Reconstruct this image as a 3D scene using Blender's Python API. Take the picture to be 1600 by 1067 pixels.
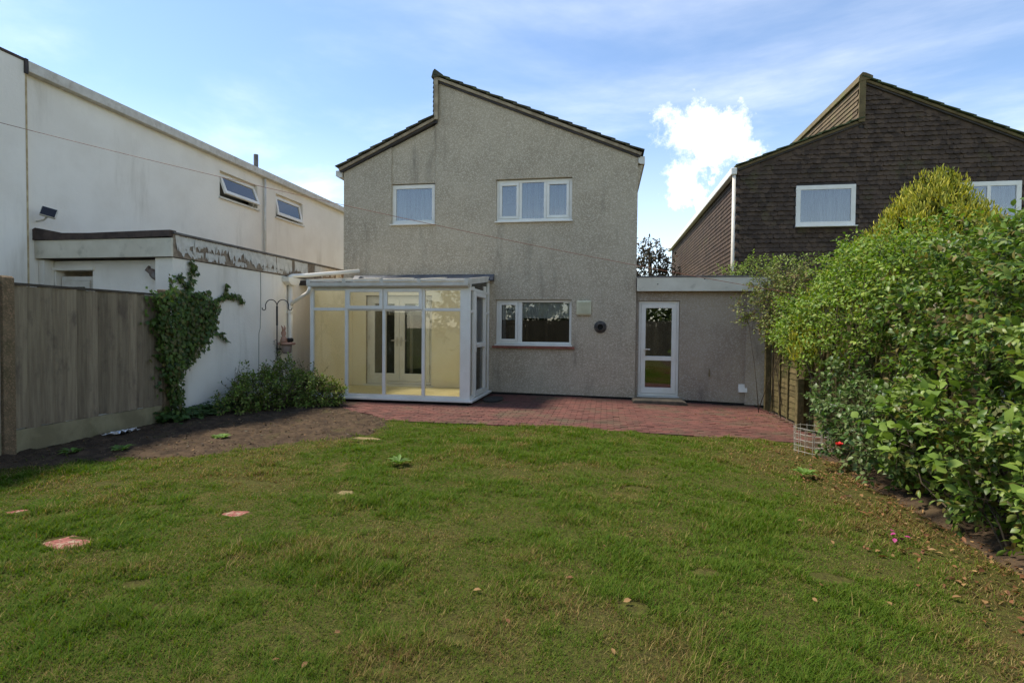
import bpy, bmesh, math
import numpy as np
from mathutils import Vector, Matrix, Euler

# ------------------------------------------------------------------ scene, camera, sky, sun, exposure
for o in list(bpy.data.objects): bpy.data.objects.remove(o)
S = bpy.context.scene
COL = S.collection
RNG = np.random.default_rng(7)
R = math.radians

cam_d = bpy.data.cameras.new('camera'); cam = bpy.data.objects.new('camera', cam_d); COL.objects.link(cam)
cam_d.sensor_width = 36.0; cam_d.lens = 850 / 1600 * 36; cam_d.clip_start = 0.05; cam_d.clip_end = 2000
CAMH = 1.45
yaw, pitch, roll = R(9.7), R(-1.45), R(0.55)
fw = Vector((-math.sin(yaw) * math.cos(pitch), math.cos(yaw) * math.cos(pitch), math.sin(pitch)))
r0 = Vector((math.cos(yaw), math.sin(yaw), 0)); u0 = r0.cross(fw)
rt = r0 * math.cos(roll) + u0 * math.sin(roll); up = -r0 * math.sin(roll) + u0 * math.cos(roll)
cam.matrix_world = Matrix(((rt.x, up.x, -fw.x, 0), (rt.y, up.y, -fw.y, 0), (rt.z, up.z, -fw.z, CAMH), (0, 0, 0, 1)))
S.camera = cam

SUN_DIR = Vector((-0.52, 0.05, 0.85)).normalized()
sun_d = bpy.data.lights.new('sun', 'SUN'); sun = bpy.data.objects.new('sun', sun_d); COL.objects.link(sun)
sun_d.energy = 2.4; sun_d.angle = R(9); sun_d.color = (1.0, 0.93, 0.82)
sun.rotation_euler = (-SUN_DIR).to_track_quat('-Z', 'Y').to_euler()

S.render.engine = 'CYCLES'
S.view_settings.view_transform = 'Standard'; S.view_settings.look = 'None'
S.view_settings.exposure = 1.42; S.view_settings.gamma = 1.0
S.view_settings.use_curve_mapping = False

W = bpy.data.worlds.new('World'); S.world = W; W.use_nodes = True
def build_world():
    nt = W.node_tree; n = nt.nodes; l = nt.links
    n.clear()
    out = n.new('ShaderNodeOutputWorld')
    sky = n.new('ShaderNodeTexSky'); sky.sky_type = 'NISHITA'; sky.sun_disc = False
    sky.sun_elevation = math.asin(SUN_DIR.z); sky.sun_rotation = math.atan2(SUN_DIR.x, SUN_DIR.y)
    sky.altitude = 0; sky.air_density = 1.0; sky.dust_density = 0.15; sky.ozone_density = 2.0
    bg = n.new('ShaderNodeBackground'); bg.inputs[1].default_value = 0.088
    l.new(sky.outputs[0], bg.inputs[0])
    tc = n.new('ShaderNodeTexCoord')
    sep = n.new('ShaderNodeSeparateXYZ'); l.new(tc.outputs['Generated'], sep.inputs[0])
    za = n.new('ShaderNodeMath'); za.operation = 'MAXIMUM'; l.new(sep.outputs[2], za.inputs[0]); za.inputs[1].default_value = 0.0
    zb = n.new('ShaderNodeMath'); zb.operation = 'ADD'; l.new(za.outputs[0], zb.inputs[0]); zb.inputs[1].default_value = 0.16
    dx = n.new('ShaderNodeMath'); dx.operation = 'DIVIDE'; l.new(sep.outputs[0], dx.inputs[0]); l.new(zb.outputs[0], dx.inputs[1])
    dy = n.new('ShaderNodeMath'); dy.operation = 'DIVIDE'; l.new(sep.outputs[1], dy.inputs[0]); l.new(zb.outputs[0], dy.inputs[1])
    cmb = n.new('ShaderNodeCombineXYZ'); l.new(dx.outputs[0], cmb.inputs[0]); l.new(dy.outputs[0], cmb.inputs[1])
    mp = n.new('ShaderNodeMapping'); l.new(cmb.outputs[0], mp.inputs[0]); mp.inputs['Location'].default_value = (2.2, 3.3, 0); mp.inputs['Scale'].default_value = (0.55, 0.9, 1); mp.inputs['Rotation'].default_value = (0, 0, 0.35)
    nz = n.new('ShaderNodeTexNoise'); nz.inputs['Scale'].default_value = 1.15; nz.inputs['Detail'].default_value = 9; nz.inputs['Roughness'].default_value = 0.58; nz.inputs['Distortion'].default_value = 0.35
    l.new(mp.outputs[0], nz.inputs[0])
    r1 = n.new('ShaderNodeMapRange'); r1.interpolation_type = 'SMOOTHSTEP'; l.new(nz.outputs[0], r1.inputs[0])
    r1.inputs[1].default_value = 0.43; r1.inputs[2].default_value = 0.85; r1.inputs[3].default_value = 0.0; r1.inputs[4].default_value = 0.36
    # a cumulus cloud standing over the flat roof
    def blob(d, rad):
        vm = n.new('ShaderNodeVectorMath'); vm.operation = 'DISTANCE'
        nrm = n.new('ShaderNodeVectorMath'); nrm.operation = 'NORMALIZE'; l.new(tc.outputs['Generated'], nrm.inputs[0])
        nn = n.new('ShaderNodeTexNoise'); nn.inputs['Scale'].default_value = 11; nn.inputs['Detail'].default_value = 8; nn.inputs['Roughness'].default_value = 0.72
        l.new(nrm.outputs[0], nn.inputs[0])
        sb = n.new('ShaderNodeVectorMath'); sb.operation = 'SUBTRACT'; l.new(nn.outputs['Color'], sb.inputs[0]); sb.inputs[1].default_value = (0.5, 0.5, 0.5)
        sc = n.new('ShaderNodeVectorMath'); sc.operation = 'SCALE'; l.new(sb.outputs[0], sc.inputs[0]); sc.inputs['Scale'].default_value = 0.2
        ad = n.new('ShaderNodeVectorMath'); ad.operation = 'ADD'; l.new(nrm.outputs[0], ad.inputs[0]); l.new(sc.outputs[0], ad.inputs[1])
        l.new(ad.outputs[0], vm.inputs[0]); vm.inputs[1].default_value = Vector(d).normalized()
        m = n.new('ShaderNodeMapRange'); m.interpolation_type = 'SMOOTHSTEP'; l.new(vm.outputs['Value'], m.inputs[0])
        m.inputs[1].default_value = rad; m.inputs[2].default_value = rad * -0.1; m.inputs[3].default_value = 0; m.inputs[4].default_value = 0.85
        return m
    def px(x, y): return fw + rt * (x - 800) / 850 - up * (y - 533.5) / 850
    acc = r1.outputs[0]
    for x, y, rad in ((1080, 208, 0.07), (1140, 212, 0.066), (1068, 296, 0.06), (1118, 250, 0.05)):
        b = blob(px(x, y), rad)
        mx = n.new('ShaderNodeMath'); mx.operation = 'MAXIMUM'; l.new(acc, mx.inputs[0]); l.new(b.outputs[0], mx.inputs[1]); acc = mx.outputs[0]
    # haze low in the sky
    hz = n.new('ShaderNodeMapRange'); l.new(sep.outputs[2], hz.inputs[0]); hz.inputs[1].default_value = 0.0; hz.inputs[2].default_value = 0.34; hz.inputs[3].default_value = 0.22; hz.inputs[4].default_value = 0.0
    mx = n.new('ShaderNodeMath'); mx.operation = 'MAXIMUM'; l.new(acc, mx.inputs[0]); l.new(hz.outputs[0], mx.inputs[1])
    cl = n.new('ShaderNodeBackground'); cl.inputs[0].default_value = (1.0, 0.945, 0.85, 1); cl.inputs[1].default_value = 1.1
    ms = n.new('ShaderNodeMixShader'); l.new(mx.outputs[0], ms.inputs[0]); l.new(bg.outputs[0], ms.inputs[1]); l.new(cl.outputs[0], ms.inputs[2])
    l.new(ms.outputs[0], out.inputs[0])
build_world()

# ------------------------------------------------------------------ helpers: materials
def srgb(*c):
    return tuple((v / 255 / 12.92) if v / 255 <= 0.04045 else ((v / 255 + 0.055) / 1.055) ** 2.4 for v in c)
MAT = {}
def pmat(name, c1, c2=None, scale=4.0, rough=0.7, bump=0.0, bscale=60.0, stretch=(1, 1, 1), fine=None, stain=None, stain_scale=1.2, stain_stretch=(1, 1, 1), stain_lo=0.5, stain_hi=0.75, rand=0.0, spec=0.4, metallic=0.0, coat=0.0):
    """Principled material: two-colour noise, an optional fine speckle, an optional third stain colour, per-object value change, bump."""
    m = bpy.data.materials.new(name); m.use_nodes = True; MAT[name] = m
    nt = m.node_tree; n = nt.nodes; l = nt.links; b = n['Principled BSDF']
    b.inputs['Roughness'].default_value = rough; b.inputs['Specular IOR Level'].default_value = spec; b.inputs['Metallic'].default_value = metallic
    b.inputs['Coat Weight'].default_value = coat
    geo = n.new('ShaderNodeNewGeometry')
    def mapped(st):
        mp = n.new('ShaderNodeMapping'); mp.inputs['Scale'].default_value = st; l.new(geo.outputs['Position'], mp.inputs[0]); return mp.outputs[0]
    def noise(sc, st=(1, 1, 1), det=5, ro=0.6):
        t = n.new('ShaderNodeTexNoise'); t.inputs['Scale'].default_value = sc; t.inputs['Detail'].default_value = det; t.inputs['Roughness'].default_value = ro
        l.new(mapped(st), t.inputs[0]); return t.outputs[0]
    def mix(fac, a, bb):
        mx = n.new('ShaderNodeMix'); mx.data_type = 'RGBA'
        if hasattr(fac, 'links'): l.new(fac, mx.inputs[0])
        else: mx.inputs[0].default_value = fac
        for i, v in ((6, a), (7, bb)):
            if isinstance(v, tuple): mx.inputs[i].default_value = (*v, 1)
            else: l.new(v, mx.inputs[i])
        return mx.outputs[2]
    def ramp(v, lo, hi):
        r = n.new('ShaderNodeMapRange'); r.interpolation_type = 'SMOOTHSTEP'; l.new(v, r.inputs[0]); r.inputs[1].default_value = lo; r.inputs[2].default_value = hi; return r.outputs[0]
    c = c1
    if c2 is not None: c = mix(ramp(noise(scale, stretch), 0.35, 0.65), c1, c2)
    if fine:
        fc, fs, lo, hi = fine
        v = n.new('ShaderNodeTexVoronoi'); v.inputs['Scale'].default_value = fs; l.new(geo.outputs['Position'], v.inputs[0])
        sp = n.new('ShaderNodeSeparateColor'); l.new(v.outputs['Color'], sp.inputs[0])
        c = mix(ramp(sp.outputs[0], lo, hi), c, fc)
    if stain: c = mix(ramp(noise(stain_scale, stain_stretch, 6, 0.65), stain_lo, stain_hi), c, stain)
    if rand:
        oi = n.new('ShaderNodeObjectInfo'); mr = n.new('ShaderNodeMapRange'); l.new(oi.outputs['Random'], mr.inputs[0]); mr.inputs[3].default_value = 1 - rand; mr.inputs[4].default_value = 1 + rand
        hs = n.new('ShaderNodeHueSaturation'); l.new(mr.outputs[0], hs.inputs['Value'])
        if isinstance(c, tuple): hs.inputs['Color'].default_value = (*c, 1)
        else: l.new(c, hs.inputs['Color'])
        c = hs.outputs[0]
    if isinstance(c, tuple): b.inputs['Base Color'].default_value = (*c, 1)
    else: l.new(c, b.inputs['Base Color'])
    if bump:
        bp = n.new('ShaderNodeBump'); bp.inputs['Strength'].default_value = min(1.0, bump); bp.inputs['Distance'].default_value = 0.01 * max(1, bump)
        l.new(noise(bscale, stretch if bscale < 0 else (1, 1, 1), 4, 0.65), bp.inputs['Height']); l.new(bp.outputs[0], b.inputs['Normal'])
    return m
def glass_mat(name, tint=(0.9, 0.92, 0.9), base=0.10, rough=0.0):
    m = bpy.data.materials.new(name); m.use_nodes = True; MAT[name] = m
    nt = m.node_tree; n = nt.nodes; l = nt.links; n.clear()
    o = n.new('ShaderNodeOutputMaterial'); t = n.new('ShaderNodeBsdfTransparent'); t.inputs[0].default_value = (*tint, 1)
    g = n.new('ShaderNodeBsdfGlossy'); g.inputs['Roughness'].default_value = rough
    f = n.new('ShaderNodeFresnel'); f.inputs[0].default_value = 1.5
    a = n.new('ShaderNodeMath'); a.operation = 'ADD'; a.use_clamp = True; l.new(f.outputs[0], a.inputs[0]); a.inputs[1].default_value = base
    mx = n.new('ShaderNodeMixShader'); l.new(a.outputs[0], mx.inputs[0]); l.new(t.outputs[0], mx.inputs[1]); l.new(g.outputs[0], mx.inputs[2])
    l.new(mx.outputs[0], o.inputs[0]); return m
def sheet_mat(name, col, trans=0.5, alpha=0.0, rough=0.6):
    m = bpy.data.materials.new(name); m.use_nodes = True; MAT[name] = m
    nt = m.node_tree; n = nt.nodes; l = nt.links; n.clear()
    o = n.new('ShaderNodeOutputMaterial'); d = n.new('ShaderNodeBsdfDiffuse'); d.inputs[0].default_value = (*col, 1)
    t = n.new('ShaderNodeBsdfTranslucent'); t.inputs[0].default_value = (*col, 1)
    mx = n.new('ShaderNodeMixShader'); mx.inputs[0].default_value = trans; l.new(d.outputs[0], mx.inputs[1]); l.new(t.outputs[0], mx.inputs[2])
    if alpha:
        tr = n.new('ShaderNodeBsdfTransparent'); m2 = n.new('ShaderNodeMixShader'); m2.inputs[0].default_value = alpha
        l.new(mx.outputs[0], m2.inputs[1]); l.new(tr.outputs[0], m2.inputs[2]); mx = m2
    l.new(mx.outputs[0], o.inputs[0]); return m
def leaf_mat(name, rough=0.4, trans=0.3, spec=0.5, rand=None):
    """leaf colour comes from the per-leaf colour attribute, or (rand) from two leaf colours picked per object"""
    m = bpy.data.materials.new(name); m.use_nodes = True; MAT[name] = m
    nt = m.node_tree; n = nt.nodes; l = nt.links; b = n['Principled BSDF']; o = n['Material Output']
    b.inputs['Roughness'].default_value = rough; b.inputs['Specular IOR Level'].default_value = spec
    if rand:
        oi = n.new('ShaderNodeObjectInfo'); mx0 = n.new('ShaderNodeMix'); mx0.data_type = 'RGBA'; l.new(oi.outputs['Random'], mx0.inputs[0])
        mx0.inputs[6].default_value = (*rand[0], 1); mx0.inputs[7].default_value = (*rand[1], 1); c = mx0.outputs[2]
    else:
        at = n.new('ShaderNodeAttribute'); at.attribute_name = 'Col'; c = at.outputs['Color']
    l.new(c, b.inputs['Base Color'])
    t = n.new('ShaderNodeBsdfTranslucent')
    hs = n.new('ShaderNodeHueSaturation'); hs.inputs['Hue'].default_value = 0.505; hs.inputs['Saturation'].default_value = 1.1; hs.inputs['Value'].default_value = 1.3; l.new(c, hs.inputs['Color']); l.new(hs.outputs[0], t.inputs[0])
    mx = n.new('ShaderNodeMixShader'); mx.inputs[0].default_value = trans; l.new(b.outputs[0], mx.inputs[1]); l.new(t.outputs[0], mx.inputs[2])
    l.new(mx.outputs[0], o.inputs[0]); return m

PEB = pmat('pebbledash', srgb(183, 168, 143), srgb(170, 155, 131), scale=1.3, rough=0.95, bump=0.9, bscale=120, fine=(srgb(206, 193, 167), 62, 0.45, 1.0), stain=srgb(126, 116, 101), stain_scale=1.6, stain_stretch=(2.2, 1, 0.35), stain_lo=0.52, stain_hi=0.9, spec=0.15)
PEB2 = pmat('pebbledash_garage', srgb(172, 157, 134), srgb(155, 140, 120), scale=1.3, rough=0.95, bump=0.9, bscale=120, fine=(srgb(184, 172, 154), 62, 0.45, 1.0), stain=srgb(98, 90, 84), stain_scale=1.4, stain_stretch=(1.6, 1, 0.5), stain_lo=0.5, stain_hi=0.85, spec=0.15)
WHITE_R = pmat('white_render', srgb(241, 234, 219), srgb(233, 225, 209), scale=1.1, rough=0.9, bump=0.5, bscale=22, stain=srgb(196, 186, 166), stain_scale=1.1, stain_stretch=(1, 1.8, 0.3), stain_lo=0.5, stain_hi=0.85, spec=0.2)
UPVC = pmat('white_upvc', srgb(234, 229, 215), srgb(226, 220, 204), scale=3, rough=0.35, spec=0.5)
UPVC_OLD = pmat('aged_white_plastic', srgb(214, 208, 194), srgb(200, 192, 174), scale=5, rough=0.5)
CREAM = pmat('cream_paint', srgb(246, 235, 206), srgb(242, 229, 194), scale=1.5, rough=0.85)
FLOORC = pmat('pale_floor_tiles', srgb(226, 212, 160), srgb(212, 196, 142), scale=4, rough=0.4)
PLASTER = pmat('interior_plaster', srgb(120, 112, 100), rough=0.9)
DARK = pmat('dark_bitumen', srgb(48, 46, 44), srgb(36, 34, 33), scale=6, rough=0.8, bump=0.4)
FELT = pmat('brown_felt', srgb(84, 70, 62), srgb(62, 52, 47), scale=7, rough=0.9, bump=0.5)
TILE = pmat('concrete_roof_tile', srgb(84, 82, 70), srgb(66, 66, 52), scale=5, rough=0.9, bump=0.5, bscale=70, stain=srgb(86, 92, 56), stain_scale=4, rand=0.16, spec=0.2)
TILEG = pmat('mossy_roof_tile', srgb(84, 90, 66), srgb(66, 74, 48), scale=5, rough=0.9, bump=0.5, bscale=70, stain=srgb(96, 108, 60), stain_scale=4, rand=0.14, spec=0.2)
BROWN = pmat('brown_hung_tile', srgb(78, 64, 53), srgb(64, 53, 44), scale=3, rough=0.85, bump=0.4, bscale=80, fine=(srgb(96, 79, 64), 6.6, 0.2, 1.3), stain=srgb(84, 80, 50), stain_scale=1.7, stain_lo=0.55, stain_hi=0.8, spec=0.25)
BARGE = pmat('weathered_barge_board', srgb(172, 156, 128), srgb(142, 126, 102), scale=6, rough=0.85, bump=0.3)
BARGEB = pmat('brown_barge_board', srgb(112, 96, 62), srgb(92, 78, 50), scale=5, rough=0.85, bump=0.3, stain=srgb(96, 96, 52), stain_scale=3)
LEAD = pmat('lead_flashing', srgb(92, 95, 100), srgb(74, 77, 82), scale=5, rough=0.55, bump=0.2, bscale=9, metallic=0.2)
SILLRED = pmat('red_tile_sill', srgb(150, 92, 74), srgb(122, 72, 58), scale=7, rough=0.8, bump=0.3, rand=0.1)
SLATE = pmat('dark_underside', srgb(70, 64, 60), srgb(56, 52, 50), scale=4, rough=0.8)
FLAKE_W = pmat('old_white_paint', srgb(212, 206, 192), srgb(196, 189, 174), scale=8, rough=0.8, bump=0.4, stain=srgb(168, 156, 136), stain_scale=5, stain_lo=0.5, stain_hi=0.8)
FLAKE_B = pmat('bare_grey_wood', srgb(158, 142, 120), srgb(124, 108, 90), scale=9, rough=0.95, bump=0.6)
FASCIA_W = pmat('white_painted_board', srgb(216, 208, 186), srgb(206, 197, 174), scale=3, rough=0.7, stain=srgb(180, 172, 150), stain_scale=4, stain_lo=0.55)
METALGREY = pmat('grey_zinc', srgb(120, 116, 110), srgb(100, 96, 92), scale=6, rough=0.6, metallic=0.3)
BLACKMET = pmat('black_iron', srgb(42, 40, 40), rough=0.5, metallic=0.4)
WOODF = pmat('weathered_fence_wood', srgb(140, 126, 102), srgb(122, 108, 88), scale=3.0, rough=0.9, bump=0.5, bscale=35, stretch=(9, 11, 0.6), stain=srgb(100, 88, 74), stain_scale=3.0, stain_stretch=(2.0, 2.2, 0.9), stain_lo=0.5, stain_hi=0.75, rand=0.22, spec=0.15)
WOODR = pmat('greenish_lap_wood', srgb(110, 98, 66), srgb(84, 76, 50), scale=3, rough=0.9, bump=0.6, bscale=35, stretch=(6, 0.8, 6), stain=srgb(80, 82, 46), stain_scale=2.2, stain_lo=0.48, stain_hi=0.75, rand=0.13, spec=0.15)
CONC = pmat('mossy_concrete', srgb(150, 140, 108), srgb(128, 118, 90), scale=3, rough=0.95, bump=0.5, bscale=60, stain=srgb(104, 100, 66), stain_scale=2, stain_stretch=(1, 1, 0.4), stain_lo=0.45, stain_hi=0.75, spec=0.15)
AGG = pmat('aggregate_concrete', srgb(128, 110, 84), srgb(108, 93, 70), scale=4, rough=0.95, bump=1.0, bscale=70, fine=(srgb(152, 124, 96), 80, 0.4, 1.1), stain=srgb(96, 94, 60), stain_scale=2, stain_lo=0.5, stain_hi=0.8, spec=0.15)
SOIL = pmat('garden_soil', srgb(84, 69, 53), srgb(62, 51, 40), scale=7, rough=1.0, bump=2.0, bscale=22, fine=(srgb(92, 76, 60), 47, 0.8, 1.3), stain=srgb(80, 78, 46), stain_scale=1.5, stain_lo=0.55, stain_hi=0.8, spec=0.1)
THATCH = pmat('lawn_thatch', srgb(84, 84, 38), srgb(66, 62, 32), scale=38, rough=1.0, bump=1.5, bscale=90, stain=srgb(110, 94, 56), stain_scale=1.6, stain_lo=0.55, stain_hi=0.75, spec=0.1)
EARTH = pmat('earth', srgb(92, 96, 56), srgb(80, 82, 50), scale=0.6, rough=1.0, spec=0.1)
PAVER = pmat('red_block_paver', srgb(104, 66, 57), srgb(84, 56, 48), scale=5, rough=0.85, bump=0.4, bscale=70, stain=srgb(84, 74, 56), stain_scale=1.1, stain_lo=0.46, stain_hi=0.72, rand=0.16, spec=0.25)
JOINT = pmat('jointing_sand', srgb(92, 72, 62), srgb(74, 66, 52), scale=6, rough=1.0, bump=0.5, spec=0.1)
BRICK = pmat('worn_red_brick', srgb(150, 96, 84), srgb(112, 66, 58), scale=45, rough=0.9, bump=0.7, bscale=40, stretch=(1, 1, 1), stain=srgb(150, 130, 108), stain_scale=22, stain_lo=0.5, stain_hi=0.62, spec=0.15)
SAND = pmat('pale_sand', srgb(140, 124, 88), srgb(118, 104, 72), scale=14, rough=1.0, bump=0.8, bscale=90, spec=0.1)
STEP = pmat('stone_step', srgb(110, 100, 84), srgb(84, 78, 66), scale=6, rough=0.9, bump=0.5, spec=0.2)
RUBBER = pmat('dark_rubber_mat', srgb(66, 62, 54), srgb(50, 48, 42), scale=8, rough=0.95, bump=0.6)
TERRA = pmat('terracotta', srgb(186, 144, 120), srgb(164, 122, 100), scale=12, rough=0.85, bump=0.3)
POTG = pmat('grey_pot', srgb(150, 132, 118), rough=0.85)
BARK = pmat('bark', srgb(88, 76, 58), srgb(66, 58, 44), scale=12, rough=0.95, bump=0.8, bscale=50)
STEMG = pmat('green_stem', srgb(92, 100, 54), srgb(98, 78, 56), scale=8, rough=0.8)
WIREW = pmat('pale_wire', srgb(160, 156, 142), rough=0.6)
LINE = pmat('orange_line', srgb(140, 92, 70), srgb(124, 80, 62), scale=3, rough=0.7)
FOIL = pmat('crumpled_foil', srgb(235, 235, 235), rough=0.35, metallic=0.7, bump=0.8, bscale=40)
ROSE = pmat('red_petal', srgb(206, 44, 30), srgb(180, 30, 30), scale=20, rough=0.6)
PINK = pmat('pink_petal', srgb(160, 48, 104), srgb(134, 40, 90), scale=20, rough=0.6)
VENTC = pmat('cream_vent', srgb(206, 200, 168), srgb(194, 188, 154), scale=6, rough=0.5)
VENTD = pmat('sooty_flue', srgb(96, 88, 78), srgb(60, 55, 50), scale=12, rough=0.7)
DGLASS = pmat('lamp_glass', srgb(40, 36, 38), rough=0.15)
DOVE = pmat('weathered_bronze', srgb(124, 118, 110), srgb(104, 84, 70), scale=9, rough=0.7)
GLASS = glass_mat('window_glass', tint=(0.82, 0.85, 0.84), base=0.13)
GLASSC = glass_mat('conservatory_glass', tint=(0.93, 0.93, 0.88), base=0.02)
POLY = sheet_mat('polycarbonate', (0.86, 0.85, 0.8), trans=0.6, alpha=0.65)
NET = sheet_mat('net_curtain', (0.46, 0.49, 0.50), trans=0.4, alpha=0.35)
def pleat_shading(m):  # see-through stripes in the net stand in for the shading of its pleats
    nt = m.node_tree; n = nt.nodes; l = nt.links; g = n.new('ShaderNodeNewGeometry'); mp = n.new('ShaderNodeMapping'); mp.inputs['Scale'].default_value = (26, 1, 0.35); l.new(g.outputs['Position'], mp.inputs[0])
    t = n.new('ShaderNodeTexNoise'); t.inputs['Scale'].default_value = 1.0; t.inputs['Detail'].default_value = 3; l.new(mp.outputs[0], t.inputs[0]); r = n.new('ShaderNodeMapRange'); l.new(t.outputs[0], r.inputs[0]); r.inputs[1].default_value = 0.38; r.inputs[2].default_value = 0.62; r.inputs[3].default_value = 0.05; r.inputs[4].default_value = 0.9
    for k in n:
        if k.type == 'MIX_SHADER' and k.inputs[2].links and k.inputs[2].links[0].from_node.type == 'BSDF_TRANSPARENT': l.new(r.outputs[0], k.inputs[0])
pleat_shading(NET)
LACE = sheet_mat('lace_curtain', (0.85, 0.83, 0.79), trans=0.15, alpha=0.12)
GLASSK = glass_mat('kitchen_glass', tint=(0.85, 0.86, 0.84), base=0.06)
LF = leaf_mat('leaf', 0.5, 0.3, 0.25); LFG = leaf_mat('glossy_leaf', 0.4, 0.28, 0.25); LFM = leaf_mat('matt_leaf', 0.6, 0.3, 0.3); GRASSM = leaf_mat('grass_blade', 0.7, 0.35, 0.12)
LFO = leaf_mat('glossy_single_leaf', 0.4, 0.28, 0.25, rand=(srgb(84, 104, 38), srgb(124, 140, 58)))
LFB = leaf_mat('broad_single_leaf', 0.6, 0.3, 0.15, rand=(srgb(88, 114, 44), srgb(128, 148, 68)))
DRY = leaf_mat('dry_single_leaf', 0.7, 0.15, 0.2, rand=(srgb(104, 68, 42), srgb(148, 116, 74)))

# ------------------------------------------------------------------ helpers: objects
ORG = {}
def tag(o, label=None, cat=None, group=None, kind=None):
    if label: o['label'] = label
    if cat: o['category'] = cat
    if group: o['group'] = group
    if kind: o['kind'] = kind
    return o
def thing(name, label, cat, loc=(0, 0, 0), group=None):
    o = bpy.data.objects.new(name, None); COL.objects.link(o); o.location = loc; o.empty_display_size = 0.2
    tag(o, label, cat, group); ORG[o.name] = Vector(loc); return o
def link(name, me, mat, parent=None, loc=None):
    o = bpy.data.objects.new(name, me); COL.objects.link(o)
    if mat and not me.materials: me.materials.append(mat)
    if parent: o.parent = parent
    ORG[o.name] = ORG[parent.name] if parent else Vector((0, 0, 0))
    return o
def place(name, me, parent, loc, rot=(0, 0, 0), mat=None, scale=None):
    """a piece that shares its mesh; loc in world metres"""
    o = link(name, me, mat, parent)
    o.location = Vector(loc) - (ORG[parent.name] if parent else Vector((0, 0, 0))); o.rotation_euler = rot
    if scale: o.scale = scale
    return o
class MB:
    def __init__(s): s.v = []; s.f = []
    def add(s, vs, fs):
        k = len(s.v); s.v += [tuple(v) for v in vs]; s.f += [tuple(i + k for i in f) for f in fs]; return s
    def box(s, x0, x1, y0, y1, z0, z1):
        return s.add([(x0, y0, z0), (x1, y0, z0), (x1, y1, z0), (x0, y1, z0), (x0, y0, z1), (x1, y0, z1), (x1, y1, z1), (x0, y1, z1)],
                     [(0, 3, 2, 1), (4, 5, 6, 7), (0, 1, 5, 4), (1, 2, 6, 5), (2, 3, 7, 6), (3, 0, 4, 7)])
    def obox(s, M, x0, x1, y0, y1, z0, z1):
        t = MB().box(x0, x1, y0, y1, z0, z1); return s.add([M @ Vector(v) for v in t.v], t.f)
    def prism(s, pts, d):
        """polygon pts (3D, ordered) extruded by vector d"""
        n = len(pts); d = Vector(d); a = [Vector(p) for p in pts]; b = [p + d for p in a]
        return s.add(a + b, [tuple(range(n - 1, -1, -1)), tuple(range(n, 2 * n))] + [(i, (i + 1) % n, n + (i + 1) % n, n + i) for i in range(n)])
    def tube(s, pts, r, n=8, cap=True):
        pts = [Vector(p) for p in pts]; k = len(pts); rs = r if isinstance(r, (list, tuple)) else [r] * k
        t0 = (pts[1] - pts[0]).normalized(); ref = Vector((0, 0, 1)) if abs(t0.z) < 0.9 else Vector((1, 0, 0)); a = t0.cross(ref).normalized(); vs = []; fs = []
        for i, p in enumerate(pts):
            t = (pts[min(i + 1, k - 1)] - pts[max(i - 1, 0)]).normalized(); a = (a - t * a.dot(t)).normalized(); b = t.cross(a)
            for j in range(n):
                q = 2 * math.pi * j / n; vs.append(p + (a * math.cos(q) + b * math.sin(q)) * rs[i])
        for i in range(k - 1):
            for j in range(n): fs.append((i * n + j, i * n + (j + 1) % n, (i + 1) * n + (j + 1) % n, (i + 1) * n + j))
        if cap: fs += [tuple(range(n - 1, -1, -1)), tuple(range((k - 1) * n, k * n))]
        return s.add(vs, fs)
    def lathe(s, c, prof, n=16, axis='z'):
        vs = []; fs = []; c = Vector(c)
        for r, h in prof:
            for j in range(n):
                q = 2 * math.pi * j / n; p = (r * math.cos(q), r * math.sin(q), h)
                if axis == 'y': p = (p[0], p[2], p[1])
                if axis == 'x': p = (p[2], p[0], p[1])
                vs.append(c + Vector(p))
        k = len(prof)
        for i in range(k - 1):
            for j in range(n): fs.append((i * n + j, i * n + (j + 1) % n, (i + 1) * n + (j + 1) % n, (i + 1) * n + j))
        fs += [tuple(range(n - 1, -1, -1)), tuple(range((k - 1) * n, k * n))]
        return s.add(vs, fs)
    def mesh(s, name, org=(0, 0, 0), smooth=False):
        me = bpy.data.meshes.new(name); me.from_pydata([tuple(Vector(v) - Vector(org)) for v in s.v], [], s.f)
        bm = bmesh.new(); bm.from_mesh(me); bmesh.ops.recalc_face_normals(bm, faces=bm.faces); bm.to_mesh(me); bm.free()
        if smooth: me.polygons.foreach_set('use_smooth', [True] * len(me.polygons))
        return me
    def build(s, name, mat, parent=None, smooth=False, bevel=0.0, kind=None):
        o = link(name, s.mesh(name, ORG[parent.name] if parent else (0, 0, 0), smooth), mat, parent)
        if bevel:
            b = o.modifiers.new('bevel', 'BEVEL'); b.width = bevel; b.segments = 2; b.limit_method = 'ANGLE'; b.angle_limit = R(40)
        if kind: o['kind'] = kind
        return o
def wall_mesh(outline, holes, y0, thick):
    """a wall plate in the XZ plane with holes, front at y0"""
    bm = bmesh.new(); es = []
    for loop in [outline] + holes:
        vs = [bm.verts.new((x, y0, z)) for x, z in loop]
        es += [bm.edges.new((vs[i], vs[(i + 1) % len(vs)])) for i in range(len(vs))]
    bmesh.ops.triangle_fill(bm, use_beauty=True, use_dissolve=False, edges=es)
    r = bmesh.ops.extrude_face_region(bm, geom=bm.faces[:])
    bmesh.ops.translate(bm, verts=[v for v in r['geom'] if isinstance(v, bmesh.types.BMVert)], vec=(0, thick, 0))
    bmesh.ops.recalc_face_normals(bm, faces=bm.faces)
    mb = MB(); bm.verts.index_update(); mb.add([v.co[:] for v in bm.verts], [[v.index for v in f.verts] for f in bm.faces]); bm.free(); return mb
rect = lambda x0, x1, z0, z1: [(x0, z0), (x1, z0), (x1, z1), (x0, z1)]
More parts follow.
